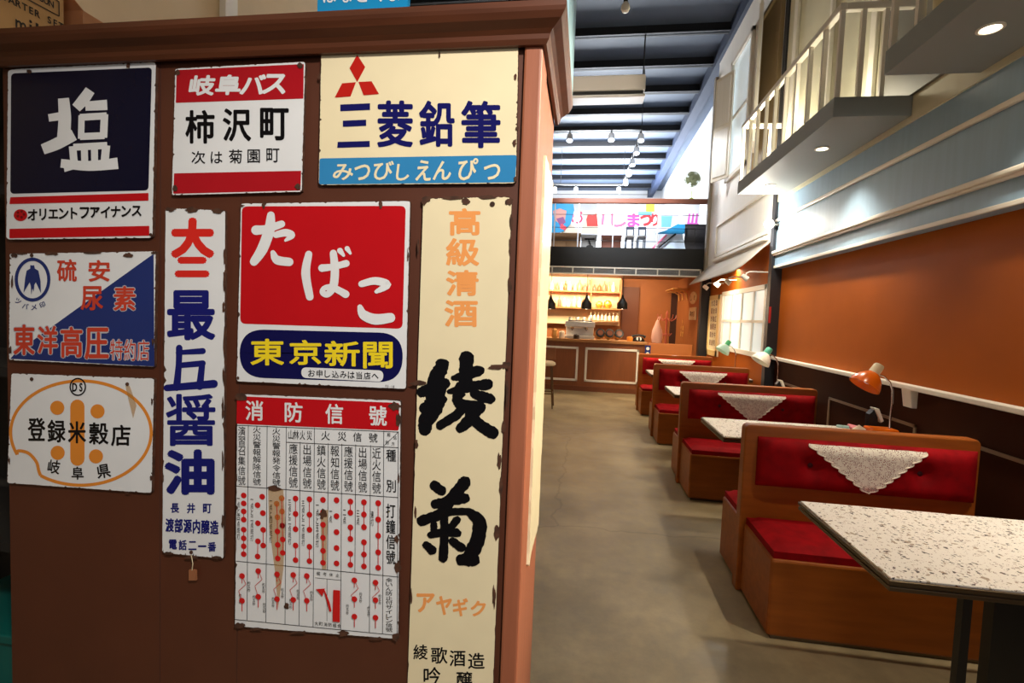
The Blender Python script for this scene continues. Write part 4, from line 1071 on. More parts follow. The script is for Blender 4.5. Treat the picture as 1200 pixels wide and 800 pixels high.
# table clutter
def napkin(loc, label):
    x, y, z = loc
    t = thing('menu_stand', label, 'menu stand', loc, 'menu stands on the booth tables')
    MB().box(x-.05, x+.02, y-.03, y+.03, z, z+.012).build('base', M_black, t, bevel=.003)
    MB().prism([(x-.05, y-.028, z+.012), (x+.02, y-.028, z+.012), (x+.005, y-.028, z+.1), (x-.02, y-.028, z+.155), (x-.05, y-.028, z+.12)], (0, .056, 0)).build('holder', M_black, t)
    MB().prism([(x-.03, y-.03, z+.17), (x+.012, y-.03, z+.165), (x+.05, y-.03, z+.075), (x+.03, y-.03, z+.06), (x-.002, y-.03, z+.13)], (0, .05, 0)).build('white_card', M_white, t, bevel=.004)
    return t
napkin((2.18, 4.03, TZ0), 'white card in a black stand beside the orange lamp')
napkin((2.12, 5.68, TZ0), 'white card in a black stand beside the mint capped lamp')
for i, (dx, dy, c_, lab) in enumerate(((0.01, 0, (222, 130, 140), 'pink paper packet on the table left of the orange lamp'), (-.06, .01, (176, 208, 204), 'pale teal paper packet on the table left of the orange lamp'), (.0, -.07, (232, 214, 190), 'cream paper packet nearest the orange lamp'))):
    a = .4*i
    M = Matrix.Translation((2.0+dx, 3.95+dy, TZ0+.02)) @ Matrix.Rotation(a, 4, 'Z') @ Matrix.Rotation((.35, -.1, .5)[i], 4, 'X') @ Matrix.Rotation((.2, .1, -.3)[i], 4, 'Y')
    o = MB().box(-.045, .045, -.028, .028, -.008, .012, M).build('paper_packet', mat('packet_%d' % c_[0], c_, .7), bevel=.006)
    setp(o, lab, 'packet', 'paper packets on the booth table')

# ------------------------------------------------------------------ counter
XR = at('y', YM, 755, 430).x
ct = thing('service_counter', 'long brown service counter with white framed panels at the back', 'counter', (-.6, YM+.3, 0))
B(-2.9, XR, YM, YM+.6, 0, 1.0).build('body', M_counterwood, ct)
B(-2.9, XR+.03, YM-.04, YM+.64, 1.0, 1.06).build('countertop', mat('counter_top', (168, 116, 64), .35, noise=.1, nscale=4), ct, bevel=.008)
B(-2.9, XR, YM-.012, YM, 0, .1).build('kick_board', mat('kick', (112, 60, 30), .5), ct)
xa = at('y', YM, 685, 430).x; xb = at('y', YM, 748, 430).x; wpan = xb-xa; gap = at('y', YM, 685, 430).x-at('y', YM, 677, 430).x
for k in range(3):
    a = xa-k*(wpan+gap); b = a+wpan
    zl, zh = .2, .9; g = .045
    mb = MB(); mb.box(a, b, YM-.018, YM, zh-g, zh).box(a, b, YM-.018, YM, zl, zl+g).box(a, a+g, YM-.018, YM, zl, zh).box(b-g, b, YM-.018, YM, zl, zh)
    mb.build('panel_moulding', M_white, ct, bevel=.006)
# low orange screen behind the last bench
lp = thing('low_screen', 'low orange panel screen behind the farthest bench', 'screen', (1.7, 10.0, 0))
B(XR+.04, 2.1, YM-.1, YM-.04, 0, 1.05).build('panel', M_orangewall, lp, bevel=.008)
nv = thing('navy_plaque', 'small navy plaque with two white discs at the counter end', 'plaque', (XR+.08, YM-.11, .98))
c = at('y', YM-.105, 759, 411); B(c.x-.055, c.x+.055, YM-.108, YM-.1, c.z-.11, c.z+.11).build('plate', E_dblue, nv)
for dz in (.045, -.055): MB().lathe([(.032, 0), (.032, .003)], (c.x, YM-.108, c.z+dz), axis=(0, -1, 0), n=18).build('white_disc', E_white, nv)

# back shelves
YS = 12.3
sh = thing('back_shelf', 'warm lit wall shelves full of bottles behind the counter', 'shelf', (-.6, YS, 1.4))
sx1 = at('y', YS-.15, 728, 350).x
zs = [at('y', YS-.15, 700, yv).z for yv in (375, 360.5, 341)]
print('shelves', zs, sx1)
for z in zs[1:]: B(-2.6, sx1, YS-.15, YS+.15, z-.035, z).build('board', mat('shelf_wood', (196, 120, 60), .5), sh)
for x in (-2.6, -1.2, .1, sx1-.03): B(x, x+.03, YS-.13, YS+.15, zs[1]-.035, 2.45).build('upright', mat('shelf_wood', (196, 120, 60), .5), sh)
B(-2.6, sx1, YS+.15, YS+.17, zs[0]-.12, 2.5).build('back_panel', mat('shelf_back', (236, 204, 154), .6), sh)
hang = B(sx1-.75, sx1, YS-.1, YS+.1, zs[0]-.02, zs[0]).build('glass_rail', mat('shelf_wood', (196, 120, 60), .5), sh)
def bottle(x, y, z, h, r, m, name, label, group, cat):
    o = MB().lathe([(r*.9, 0), (r, .01), (r, h*.55), (r*.8, h*.66), (r*.32, h*.78), (r*.3, h*.97), (r*.38, h*.98), (r*.38, h)], (x, y, z), n=14).build(name, m, smooth=True)
    return setp(o, label, cat, group)
cols_ = [(240, 236, 226), (232, 180, 110), (150, 96, 50), (250, 244, 236), (214, 120, 90), (236, 214, 170)]
pools = {}
rr = random.Random(11)
for zi, z in enumerate(zs[1:]):
    x = -1.45
    while x < sx1-.12:
        h = rr.uniform(.16, .27); r = rr.uniform(.035, .05); ci = rr.randrange(6)
        lab = ('bottle standing on the %s back shelf behind the counter' % ('lower', 'upper')[zi])
        if zi == 0 and .17 < x < .69: x += .1; continue
        bottle(x, YS-.05, z+.002, h, r, mat('bottle_%d' % ci, cols_[ci], .25), 'bottle', lab, 'bottles on the %s back shelf' % ('lower', 'upper')[zi], 'bottle')
        x += r*2+rr.uniform(.015, .05)
for i, (dx, r) in enumerate(((.33, .085), (.53, .1))):
    o = MB().lathe([(r*.5, 0), (r*.95, r*.6), (r, r), (r*.8, r*1.55), (r*.45, r*1.75), (r*.5, r*1.9)], (dx, YS-.05, zs[1]+.001), n=20).build('round_jar', mat('amber_jar', (232, 150, 50), .25, coat=.3), smooth=True)
    setp(o, ('smaller left amber jar on the lower back shelf', 'larger right amber jar on the lower back shelf')[i], 'jar', 'amber jars on the shelf')
for k in range(8):
    x = sx1-.70+.09*k
    o = MB().lathe([(.034, 0), (.036, .10), (.03, .11), (.006, .125), (.006, .19), (.03, .195)], (x, YS-.05, zs[0]), n=14).build('stem_glass', mat('pale_glass', (246, 226, 190), .12, spec=.8), smooth=True)
    setp(o, 'upturned drinking glass on the lowest rail behind the counter', 'glass', 'glasses on the lowest rail')

# pendants over the counter
for i, (px, lab) in enumerate(((645, 'black pendant lamp over the counter, left, cut by the cabinet edge'), (687, 'middle black pendant lamp over the counter'), (729, 'right black pendant lamp over the counter'))):
    y = YM+.25; c = at('y', y, px, 362)
    t = thing('pendant_lamp', lab, 'lamp', c, 'black pendant lamps over the counter')
    MB().cyl((c.x, y, c.z+.28), (c.x, y, 2.5), .006, n=8).build('cord', M_black, t)
    MB().lathe([(.02, .29), (.025, .25), (.045, .2), (.08, .15), (.105, .12), (.108, .01), (.1, .0), (.1, .012), (.03, .2)], (c.x, y, c.z), n=24, caps=(True, False)).build('lamp_shade', mat('pendant_black', (40, 34, 26), .5), t, smooth=True)
    MB().lathe([(.0, -.002), (.07, .012), (.085, .03)], (c.x, y, c.z), n=20, caps=(False, True)).build('bulb', M_bulb, t, smooth=True)
    light('pendant_light', 'SPOT', (c.x, y, c.z-.03), 22, WARM2, .05, (c.x, y, 0), spot=2.3)
# things on the counter
ZK = 1.06; YK = YM+.2
def cx_(px): return at('y', YK, px, 385).x
jl = ['left black ringed candy jar on the counter', 'middle black ringed candy jar on the counter', 'right black ringed candy jar on the counter']
for i, px in enumerate((703.5, 714.5, 725.5)):
    x = cx_(px)
    t = thing('candy_jar', jl[i], 'jar', (x, YK, ZK), 'tilted candy jars on the counter')
    ax = Vector((.15, -.9, .42)); c = Vector((x, YK-.03, ZK+.135))
    MB().lathe([(.05, -.16), (.08, -.14), (.095, -.05), (.085, .0), (.065, .02)], c, ax, 22, (True, False)).build('glass_body', mat('jar_glass', (240, 190, 120), .15, coat=.4), t, smooth=True)
    MB().lathe([(.07, .0), (.092, .0), (.092, .03), (.06, .034)], c, ax, 22, (True, False)).build('black_ring', M_black, t, smooth=True)
    MB().lathe([(.0, .03), (.058, .03)], c, ax, 22, (False, False)).build('lid', mat('jar_lid', (120, 62, 30), .4), t)
x = cx_(749)
t = thing('black_telephone', 'old black telephone at the right end of the counter', 'telephone', (x, YK, ZK))
MB().lathe([(.13, 0), (.13, .02), (.09, .07), (.07, .09)], (x, YK, ZK), n=4).build('body', M_black, t, bevel=.01)
MB().tube([(x-.13, YK, ZK+.09), (x-.09, YK, ZK+.115), (x, YK, ZK+.13), (x+.09, YK, ZK+.115), (x+.13, YK, ZK+.09)], [.035, .022, .016, .022, .035], 12).build('handset', M_black, t, smooth=True)
MB().lathe([(.05, 0), (.05, .008)], (x, YK-.075, ZK+.05), axis=(0, -.8, .6), n=20).build('dial', M_silver, t)
x0_, x1_ = cx_(662), cx_(697)
t = thing('espresso_machine', 'silver espresso machine on the counter', 'coffee machine', ((x0_+x1_)/2, YK+.1, ZK))
B(x0_, x1_, YK-.02, YK+.34, ZK, ZK+.06).build('drip_tray', M_silver, t, bevel=.008)
B(x0_+.02, x1_-.02, YK+.15, YK+.34, ZK+.06, ZK+.26).build('back_body', M_silver, t, bevel=.01)
B(x0_, x1_, YK-.02, YK+.34, ZK+.24, ZK+.36).build('top_body', M_silver, t, bevel=.015)
for xx in (.25, .72):
    X = x0_+(x1_-x0_)*xx
    MB().cyl((X, YK+.06, ZK+.24), (X, YK+.06, ZK+.19), .035, n=16).build('group_head', M_chrome, t)
    MB().cyl((X, YK+.04, ZK+.19), (X, YK-.12, ZK+.18), .011, n=8).build('handle', M_black, t)
B(x0_+.06, x1_-.06, YK+.0, YK+.3, ZK+.36, ZK+.38).build('cup_rail', M_chrome, t)
for k in range(4):
    X = x0_+.1+(x1_-x0_-.2)*k/3
    o = MB().lathe([(.025, 0), (.038, .02), (.042, .065), (.038, .065), (.03, .015)], (X, YK+.12, ZK+.38), n=16).build('cup', M_white, smooth=True)
    setp(o, 'white cup standing on top of the espresso machine', 'cup', 'cups on the espresso machine')
for i, (px, h, c_, nm, lab) in enumerate(((650.5, .2, (232, 170, 96), 'canister', 'orange canister at the left of the counter'), (659, .16, (250, 236, 214), 'canister', 'cream canister beside the orange canister on the counter'), (676, .10, (46, 34, 28), 'dark_pot', 'small dark pot in front of the espresso machine'), (738, .10, (236, 150, 60), 'tea_tin', 'orange tin between the candy jars and the telephone'))):
    X = cx_(px); yk = YK-.12
    t = thing(nm, lab, 'canister', (X, yk, ZK))
    MB().lathe([(.055, 0), (.06, .01), (.06, h*.8), (.045, h*.86)], (X, yk, ZK), n=18).build('body', mat('can_%d' % i, c_, .4), t, smooth=True)
    MB().lathe([(.047, h*.86), (.047, h*.94), (.012, h*.96), (.012, h)], (X, yk, ZK), n=18).build('lid', mat('can_%d' % i, c_, .4), t, smooth=True)
# stool by the cabinet edge
c = at('z', 0, 647, 477)
t = thing('bar_stool', 'wooden bar stool with a fluffy cream seat beside the counter', 'stool', (c.x-.14, c.y, 0))
sxp, syp = c.x-.14, c.y
MB().lathe([(.02, .05), (.12, .045), (.165, .02), (.17, -.01), (.15, -.03)], (sxp, syp, .72), n=24, caps=(True, True)).build('seat_pad', mat('fleece', (228, 206, 170), .95, bump=1, bscale=120), t, smooth=True)
for dx, dy in ((-1, -1), (1, -1), (-1, 1), (1, 1)):
    MB().cyl((sxp+.1*dx, syp+.1*dy, .69), (sxp+.15*dx, syp+.15*dy, 0), .014, .011, 8).build('leg', mat('stool_leg', (92, 62, 32), .5), t)
mb = MB()
for a, b in (((-1, -1), (1, -1)), ((1, -1), (1, 1)), ((1, 1), (-1, 1)), ((-1, 1), (-1, -1))): mb.cyl((sxp+.135*a[0], syp+.135*a[1], .24), (sxp+.135*b[0], syp+.135*b[1], .24), .009, n=8)
mb.build('foot_ring', mat('stool_leg', (92, 62, 32), .5), t)
B(sxp-.15, sxp+.15, syp+.13, syp+.16, .78, .98).build('backrest', mat('stool_back', (128, 76, 40), .5), t, bevel=.01)

# ------------------------------------------------------------------ back right corner
dk = struct('door_2', B(at('y', 12.58, 728, 380).x, at('y', 12.58, 747, 380).x, 12.55, 12.6, 0, 2.3), mat('brown_door', (118, 62, 28), .5))
struct('door_3', B(at('y', 12.58, 785, 380).x, at('y', 12.58, 794, 380).x, 12.55, 12.6, 0, 2.2), mat('dark_opening', (60, 28, 12), .7))
XI = 2.21
struct('wall_inner', B(XI, XW+.1, 10.2, 12.6, 0, 2.5), M_orangewall)
for i, (y, z, lab) in enumerate(((10.75, 2.0, 'upper cream plaque on the orange wall beside the dark pillar'), (10.72, 1.67, 'lower cream plaque on the orange wall beside the dark pillar'))):
    t = thing('wall_plaque', lab, 'plaque', (XI, y, z), 'cream plaques by the pillar')
    if i == 0:
        pts = [(XI-.015, y+.32*math.cos(a), z+.13*math.sin(a)) for a in [2*math.pi*k/24 for k in range(24)]]; MB().prism(pts, (.014, 0, 0)).build('plate', E_cream, t)
    else: B(XI-.015, XI-.001, y-.32, y+.32, z-.13, z+.13).build('plate', E_cream, t, bevel=.004)
    P = Pix(lambda u, v_, d: Vector((XI-.0165-d, y-u, z-v_)), 1e-5)
    P.row('めし' if i == 0 else 'お食事', .16, 0, -.16, 0, .12, .12, .02); P.build('lettering', E_black, t)
t = thing('gold_lettering', 'vertical gold characters on the orange wall beside the dark pillar', 'lettering', (XI, 11.75, 1.3))
for i, (ch, dy) in enumerate((('小', 0), ('食', .1), ('堂', .1), ('小', -.1), ('屋', -.1))):
    P = Pix(lambda u, v_, d: Vector((XI-.006-d, 11.75-u, 1.3-v_)), 1e-5)
    z_ = (.0, .14, .28, .14, .28)[i]-.2
    P.g(ch, dy-.06, dy+.06, z_-.06, z_+.06, .02); P.build('character', mat('gold_paint', (236, 180, 90), .4), t)
    B(XI-.006, XI-.0001, 11.75-dy-.04, 11.75-dy+.04, 1.3-z_-.05, 1.3-z_+.05).build('backing', M_orangewall, t)
# hat shelf with curved brackets
hs = thing('wall_shelf', 'yellow wooden wall shelf with curved brackets on the orange wall', 'shelf', (XI, 11.6, 2.2))
B(XI-.34, XI-.001, 11.2, 12.3, 2.2, 2.225).build('board', mat('shelf_yellow', (222, 160, 84), .5), hs, bevel=.004)
for y in (11.3, 11.75, 12.2):
    MB().tube([(XI-.31, y, 2.19), (XI-.13, y, 2.175), (XI-.045, y, 2.12), (XI-.025, y, 1.98)], .014, 8).build('bracket', mat('shelf_yellow', (222, 160, 84), .5), hs, smooth=True)
# coat rack
c = at('y', 11.5, 780, 400)
t = thing('coat_rack', 'reddish wooden coat rack in front of the orange back wall', 'coat rack', (c.x, 11.5, 0))
mr = mat('rack_wood', (188, 92, 66), .4)
MB().lathe([(.035, .05), (.025, .1), (.022, .9), (.03, 1.0), (.022, 1.1), (.022, 1.62), (.032, 1.66), (.02, 1.7), (.0, 1.74)], (c.x, 11.5, 0), n=16, caps=(True, False)).build('post', mr, t, smooth=True)
for k in range(4):
    a = k*math.pi/2+.4; d = Vector((math.cos(a), math.sin(a), 0))
    MB().tube([Vector((c.x, 11.5, .3))+d*.02, Vector((c.x, 11.5, .2))+d*.15, Vector((c.x, 11.5, .02))+d*.26], .014, 8).build('foot', mr, t, smooth=True)
    MB().tube([Vector((c.x, 11.5, 1.56))+d*.02, Vector((c.x, 11.5, 1.5))+d*.12, Vector((c.x, 11.5, 1.56))+d*.22, Vector((c.x, 11.5, 1.64))+d*.24], .011, 8).build('hook', mr, t, smooth=True)
    MB().tube([Vector((c.x, 11.5, 1.22))+d*.02, Vector((c.x, 11.5, 1.16))+d*.08, Vector((c.x, 11.5, 1.22))+d*.14], .01, 8).build('hook', mr, t, smooth=True)
t = thing('shopping_bag', 'pale pink bag hanging from the coat rack', 'bag', (c.x-.16, 11.4, 1.2))
MB().lathe([(.0, 0), (.10, .01), (.125, .12), (.11, .28), (.06, .4), (.03, .5), (.0, .51)], (c.x-.22, 11.33, 1.0), n=16, caps=(False, False)).build('body', mat('pink_bag', (236, 180, 160), .6, bump=.5, bscale=25), t, smooth=True)
MB().tube([(c.x-.24, 11.33, 1.48), (c.x-.2, 11.38, 1.58), (c.x-.16, 11.4, 1.59), (c.x-.2, 11.33, 1.48)], .008, 8).build('handle', mat('pink_bag', (236, 180, 160), .6), t)

# handwriting on the menu board
P = Pix(lambda u, v_, d: Vector((XW-.0312-d, 9.51-u, 1.46-v_)), 1e-5)
for i, s_ in enumerate(('珈琲紅茶牛乳', '定食咖喱炒飯', '氷菓冷麺御飯')):
    for k, ch in enumerate(s_): P.g(ch, .14-.15*i-.055, .14-.15*i+.055, -.40+.145*k-.055, -.40+.145*k+.055, .02)
P.build('lettering', mat('board_ink', (128, 70, 34), .6), mbd)

# ------------------------------------------------------------------ ceiling fittings
ac = thing('air_conditioner', 'beige air conditioner hanging under the dark ceiling', 'air conditioner', (0, 9.0, 5.5))
ax1 = at('y', 8.9, 756, 112).x; az0 = at('y', 8.9, 756, 120).z; az1 = at('y', 8.9, 756, 86).z
B(ax1-1.75, ax1, 8.9, 9.22, az0+.22, az1).build('casing', mat('ac_beige', (222, 210, 192), .5), ac, bevel=.03)
B(ax1-1.75, ax1, 8.88, 9.22, az0+.1, az0+.15).build('front_lip', M_white, ac, bevel=.02)
B(ax1-1.72, ax1-.03, 8.93, 9.2, az0+.14, az0+.23).build('outlet_slot', M_dark, ac)
for k in range(3): B(ax1-1.7, ax1-.05, 8.905, 8.93, az0+.165+.02*k, az0+.17+.02*k).build('louvre', mat('louvre_grey', (90, 86, 80), .5), ac)
for x in (ax1-1.7, ax1-.03):
    MB().cyl((x, 9.1, az1-.02), (x, 9.1, ZC), .012, n=8).build('hanger_rod', M_steel, ac)
pbk = thing('pendant_bulb', 'bare white bulb hanging from the dark ceiling', 'lamp', at('y', 5.2, 733, 8))
c = at('y', 5.2, 733, 9)
MB().cyl((c.x, 5.2, c.z+.1), (c.x, 5.2, ZC), .005, n=6).build('cord', M_black, pbk)
MB().cyl((c.x, 5.2, c.z+.04), (c.x, 5.2, c.z+.11), .022, n=12).build('socket', M_dark, pbk)
MB().lathe([(.0, -.05), (.03, -.04), (.045, -.01), (.04, .02), (.022, .05)], (c.x, 5.2, c.z), n=16, caps=(False, False)).build('bulb', M_white, pbk, smooth=True)
tr = thing('light_track', 'black lighting track hung below the ceiling beams', 'light track', (0, 11, 5.4))
zt5 = 5.4
A_ = at('z', zt5, 650, 150); B_ = at('z', zt5, 752, 151); C_ = at('z', zt5, 728, 216)
MB().beam((-2.2, B_.y, zt5), (B_.x, B_.y, zt5), .04, .04).build('rail', M_black, tr)
MB().beam((B_.x, B_.y, zt5), (B_.x-.05, C_.y, zt5), .04, .04).build('rail', M_black, tr)
MB().beam((-2.2, C_.y, zt5), (B_.x-.05, C_.y, zt5), .04, .04).build('rail', M_black, tr)
for x, y in ((B_.x, B_.y), (B_.x-.05, C_.y), (-.9, B_.y), (-.9, C_.y)): MB().cyl((x, y, zt5), (x, y, ZC), .008, n=6).build('hanger_rod', M_steel, tr)
spots = [((at('z', zt5, 668, 151).x, B_.y), 'left white spotlight on the front run of the ceiling track'), ((at('z', zt5, 717, 151).x, B_.y), 'middle white spotlight on the front run of the ceiling track'), ((B_.x, B_.y+.05), 'white spotlight at the front corner of the ceiling track')]
for k in range(1, 5): spots.append(((B_.x-.01*k, B_.y+(C_.y-B_.y)*k/5), ('nearest', 'second', 'third', 'farthest')[k-1]+' white spotlight on the long run of the ceiling track'))
for px, nm in ((650, 'left'), (675, 'middle'), (726, 'right')): spots.append(((at('z', zt5, px, 214).x, C_.y), nm+' white spotlight on the far run of the ceiling track'))
for (x, y), lab in spots:
    t = thing('track_spotlight', lab, 'spotlight', (x, y, zt5-.1), 'spotlights on the ceiling track')
    MB().cyl((x, y, zt5-.02), (x, y, zt5-.1), .015, n=8).build('stem', M_black, t)
    MB().lathe([(.03, .1), (.06, .08), (.07, -.06), (.06, -.06)], (x, y, zt5-.17), axis=(0, .35, 1), n=16).build('head', mat('spot_grey', (200, 204, 214), .4), t, smooth=True)
    MB().lathe([(.0, -.07), (.06, -.062)], (x, y, zt5-.17), axis=(0, .35, 1), n=16, caps=(False, False)).build('glowing_disc', M_bulbcool, t)

# ------------------------------------------------------------------ things on the upper floor
def mzx(px, y): return at('y', y, px, 260).x
YN = 11.4
def P_m(y0): return lambda px, py, d: at('y', y0-d, px, py)
bn = thing('festival_banner', 'white banner with pink and red festival lettering on the upper floor', 'banner', at('y', YN, 740, 256))
q = [at('y', YN, *p) for p in ((700, 238), (796, 240.5), (795, 271), (700, 268))]
MB().prism(q, (0, .02, 0)).build('cloth', mat('banner_white', (246, 246, 250), .7), bn)
P = Pix(P_m(YN)); P.d = .003
P.stroke([(707, 252), (706, 262)], 3); P.g('し', 716, 734, 250, 266, .03); P.build('lettering', mat('banner_pink', (240, 110, 150), .6), bn)
P = Pix(P_m(YN)); P.d = .003; P.g('ま', 735, 750, 250, 266, .04); P.build('lettering', mat('banner_magenta', (236, 80, 168), .6), bn)
P = Pix(P_m(YN)); P.d = .003; P.g('つ', 750, 764, 251, 265, .05); P.g('り', 763, 772, 250, 265, .04); P.build('lettering', mat('banner_red', (226, 50, 60), .6), bn)
P = Pix(P_m(YN)); P.d = .004; P.poly([(757, 239), (767, 239), (767, 248), (757, 248)]); P.build('yellow_patch', mat('patch_yellow', (240, 230, 70), .6), bn)
P = Pix(P_m(YN)); P.d = .0035; P.poly([(748, 248), (764, 248), (764, 252), (748, 252)]); P.poly([(775, 253), (788, 253), (786, 266), (775, 266)]); P.build('blue_patch', mat('patch_blue', (120, 190, 220), .6), bn)
bp = thing('blue_poster', 'bright blue rounded poster with coloured shapes behind the left of the rail', 'poster', at('y', YN-.1, 657, 254))
pts = [at('y', YN-.1, *p) for p in ((640, 238), (672, 239), (673, 246), (669, 262), (660, 271), (650, 274), (640, 274))]
MB().prism(pts, (0, .02, 0)).build('board', mat('poster_blue', (14, 130, 180), .6), bp)
for i, (pts_, c_) in enumerate(((((648, 247), (656, 244), (664, 247), (662, 258), (656, 262), (650, 258)), (186, 130, 120)), (((652, 256), (660, 254), (663, 260), (657, 266)), (120, 60, 110)), (((658, 262), (664, 266), (662, 270), (656, 267)), (214, 60, 76)))):
    P = Pix(P_m(YN-.1)); P.d = .002+.001*i; P.poly(pts_); P.build('painted_shape', mat('shape_%d' % i, c_, .6), bp)
ps = thing('beige_poster', 'beige poster with a pink heart ring and a red shirt shape on the upper floor', 'poster', at('y', YN-.05, 688, 262))
pts = [at('y', YN-.05, *p) for p in ((666, 248), (700, 246), (701, 274), (658, 273))]
MB().prism(pts, (0, .02, 0)).build('board', mat('poster_beige', (206, 190, 172), .7), ps)
P = Pix(P_m(YN-.05)); P.d = .002; P.disc(676, 257, 9, 8.5); P.build('white_disc', M_mezzwall, ps)
P = Pix(P_m(YN-.05)); P.d = .003; P.ring(676, 256, 7, 6, 2.4, a0=-.9, a1=math.pi+.9); P.disc(671, 249.5, 1.5); P.disc(681, 249.5, 1.5); P.build('heart_ring', mat('heart_pink', (214, 50, 96), .6), ps)
P = Pix(P_m(YN-.05)); P.d = .003; P.poly([(689, 251), (694, 252), (699, 250), (701, 265), (688, 265), (687, 257)]); P.build('red_shirt', mat('shirt_red', (206, 40, 30), .6), ps)
P = Pix(P_m(YN-.05)); P.d = .004; P.stroke([(673, 257), (675, 266)], [2, 3]); P.stroke([(681, 266), (680, 274)], [3, 1]); P.build('white_marks', M_mezzwall, ps)
def mbox(name, label, cat, px0, px1, py0, m, y=YN-.3, d=.4, knob=True):
    x0, x1 = mzx(px0, y), mzx(px1, y); z1 = at('y', y, (px0+px1)/2, py0).z
    t = thing(name, label, cat, ((x0+x1)/2, y+d/2, 2.9))
    B(x0, x1, y, y+d, 2.9, z1).build('body', m, t, bevel=.008)
    B(x0-.01, x1+.01, y-.012, y+d, z1, z1+.025).build('top_board', m, t, bevel=.004)
    B(x0+.03, (x0+x1)/2-.008, y-.012, y, 2.95, z1-.04).build('door', m, t, bevel=.004); B((x0+x1)/2+.008, x1-.03, y-.012, y, 2.95, z1-.04).build('door', m, t, bevel=.004)
    return t
mbox('storage_cabinet', 'brown storage cabinet under the blue poster on the upper floor', 'cabinet', 647, 681, 274, mat('store_brown', (122, 86, 48), .6))
mbox('storage_cabinet', 'reddish brown cabinet in the middle of the upper floor', 'cabinet', 706, 729, 277, mat('store_red', (132, 78, 62), .6))
mbox('black_cabinet', 'black cabinet at the right end of the upper floor', 'cabinet', 803, 828, 264, mat('store_black', (44, 40, 42), .5), y=11.1, d=.5)
sv = mbox('grey_chest', 'grey chest with a dark emblem beside the brown cabinet upstairs', 'chest', 682, 700, 276, mat('store_grey', (150, 148, 146), .6))
P = Pix(P_m(YN-.33)); P.d = .0; P.stroke([(690, 281), (692, 288)], 2); P.disc(691, 289, 4, 2); P.stroke([(686, 280), (696, 280)], 2); P.build('emblem', M_dark, sv)
# stools / frames and slanted boards
for i, (px, lab) in enumerate(((739, 'left dark framed white chair upstairs'), (753, 'right dark framed white chair upstairs'))):
    y = YN-.35; x0, x1 = mzx(px-4, y), mzx(px+4, y); t = thing('side_chair', lab, 'chair', ((x0+x1)/2, y, 2.9), 'chairs on the upper floor')
    mm = mat('chair_navy', (44, 62, 88), .5)
    for x in (x0, x1):
        for yy_ in (y, y+.3): B(x-.012, x+.012, yy_-.012, yy_+.012, 2.9, 3.5 if yy_ == y else 3.3).build('leg', mm, t)
    B(x0-.02, x1+.02, y-.02, y+.32, 3.27, 3.31).build('seat', M_mezzwall, t); B(x0, x1, y-.012, y+.012, 3.44, 3.5).build('backrest', mm, t)
eb = thing('slanted_board', 'white board with a blue sheet and dark pole leaning on the upper floor', 'board', at('y', YN-.4, 785, 285))
pts = [at('y', YN-.4, *p) for p in ((762, 293), (782, 274), (800, 274), (805, 293))]
for p in (pts[0], pts[3]): p.z = 2.902
MB().prism(pts, (0, .03, 0)).build('board', mat('board_pale', (206, 222, 240), .6), eb)
pts = [at('y', YN-.42, *p) for p in ((768, 274), (780, 270), (795, 262), (803, 263), (802, 274))]
MB().prism(pts, (0, .01, 0)).build('blue_sheet', mat('sheet_blue', (28, 150, 210), .6), eb)
for a, b, m in (((772, 290), (792, 274), M_dark), ((764, 292), (781, 275), mat('banner_pink', (240, 110, 150), .6))): MB().tube([at('y', YN-.45, *a), at('y', YN-.45, *b)], .018, 8).build('pole', m, eb)
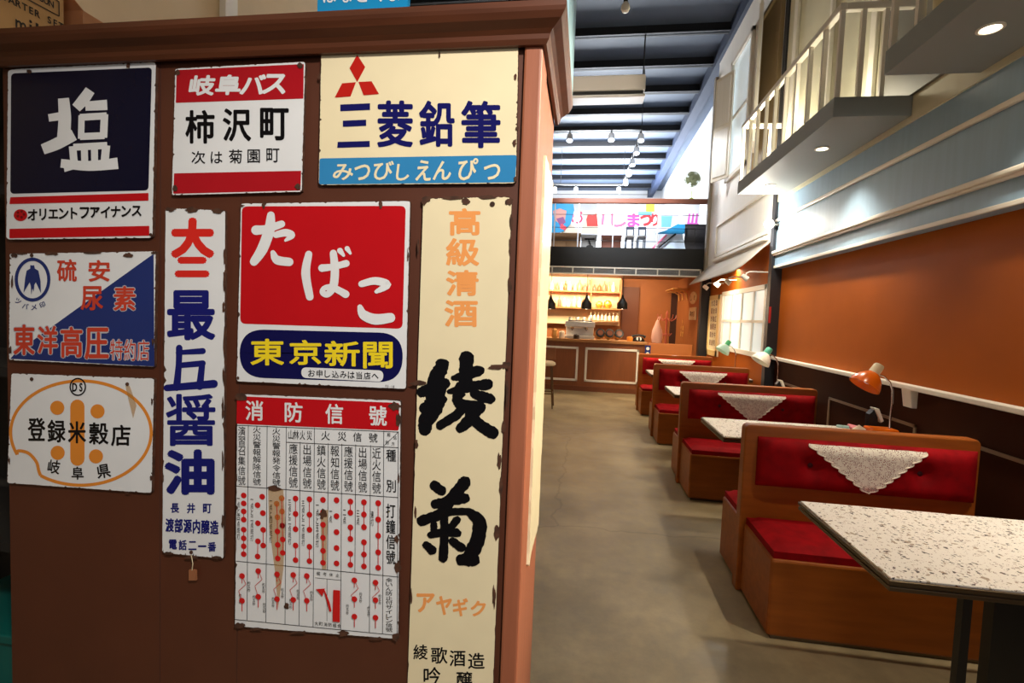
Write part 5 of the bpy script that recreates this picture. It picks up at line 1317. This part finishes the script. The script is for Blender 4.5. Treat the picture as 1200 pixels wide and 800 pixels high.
# green electric fan on a white plinth
yf = 11.35; cf = at('y', yf, 811.5, 210); fb = at('y', yf, 811.5, 234); zc_ = at('y', 11.1, 815, 264).z+.025
pt = thing('white_plinth', 'white plinth on the black cabinet, carrying the green fan', 'plinth', (cf.x, yf, zc_))
B(cf.x-.16, cf.x+.16, yf-.13, yf+.13, zc_+.02, fb.z-.06).build('body', M_mezzwall, pt); B(cf.x-.17, cf.x+.17, yf-.14, yf+.14, zc_, zc_+.02).build('foot', M_mezzwall, pt); B(cf.x-.17, cf.x+.17, yf-.14, yf+.14, fb.z-.06, fb.z-.04).build('top_board', M_mezzwall, pt)
rb = thing('pink_ribbons', 'pink ribbons taped on the white plinth below the green fan', 'ribbon', (cf.x, yf-.13, 3.9))
P = Pix(P_m(yf-.13)); P.d = .003
for x in (808, 812.5, 817): P.stroke([(x, 251), (x-1.5, 262)], [2, 2.6])
P.stroke([(806, 261.5), (818, 262.5)], 2); P.build('ribbon', mat('banner_orchid', (232, 100, 210), .6), rb)
fn = thing('electric_fan', 'round olive green electric fan standing above the wooden handrail', 'fan', (cf.x, yf, fb.z-.04))
mo = mat('fan_olive', (150, 156, 116), .5); mg = mat('fan_green', (130, 150, 50), .5)
z0 = fb.z-.04
MB().lathe([(.09, 0), (.085, .03), (.05, .07), (.015, .09)], (cf.x, yf, z0), n=20).build('base', mg, fn, smooth=True)
MB().cyl((cf.x, yf, z0+.08), (cf.x, yf, cf.z-.05), .012, n=8).build('stem', mg, fn)
mb = MB()
for k in range(64):
    a = 2*math.pi*k/64; d = Vector((math.cos(a), 0, math.sin(a)))
    mb.tube([Vector((cf.x, yf-.09, cf.z))+d*.02, Vector((cf.x, yf-.08, cf.z))+d*.1, Vector((cf.x, yf-.03, cf.z))+d*.165], .0045, 5)
for r, y in ((.165, -.03), (.1, -.08), (.13, -.06), (.06, -.085), (.165, .02)):
    mb.tube([Vector((cf.x+r*math.cos(2*math.pi*k/28), yf+y, cf.z+r*math.sin(2*math.pi*k/28))) for k in range(29)], .006, 6)
mb.build('cage', mo, fn)
for k in range(4):
    a = k*math.pi/2+.3; d = Vector((math.cos(a), 0, math.sin(a))); e = Vector((-math.sin(a), 0, math.cos(a))); c0 = Vector((cf.x, yf-.02, cf.z))
    MB().prism([c0+d*.02]+[c0+(d*math.cos(q)+e*math.sin(q))*.15+Vector((0, .012*q, 0)) for q in (-.62, -.4, -.15, .1, .35, .62)], (0, .004, 0)).build('blade', mo, fn)
MB().lathe([(.05, 0), (.055, .03), (.05, .1), (.02, .12)], (cf.x, yf+.0, cf.z), axis=(0, 1, 0), n=18).build('motor', mo, fn, smooth=True)

bpy.data.objects.remove(_to); bpy.data.curves.remove(_tc)
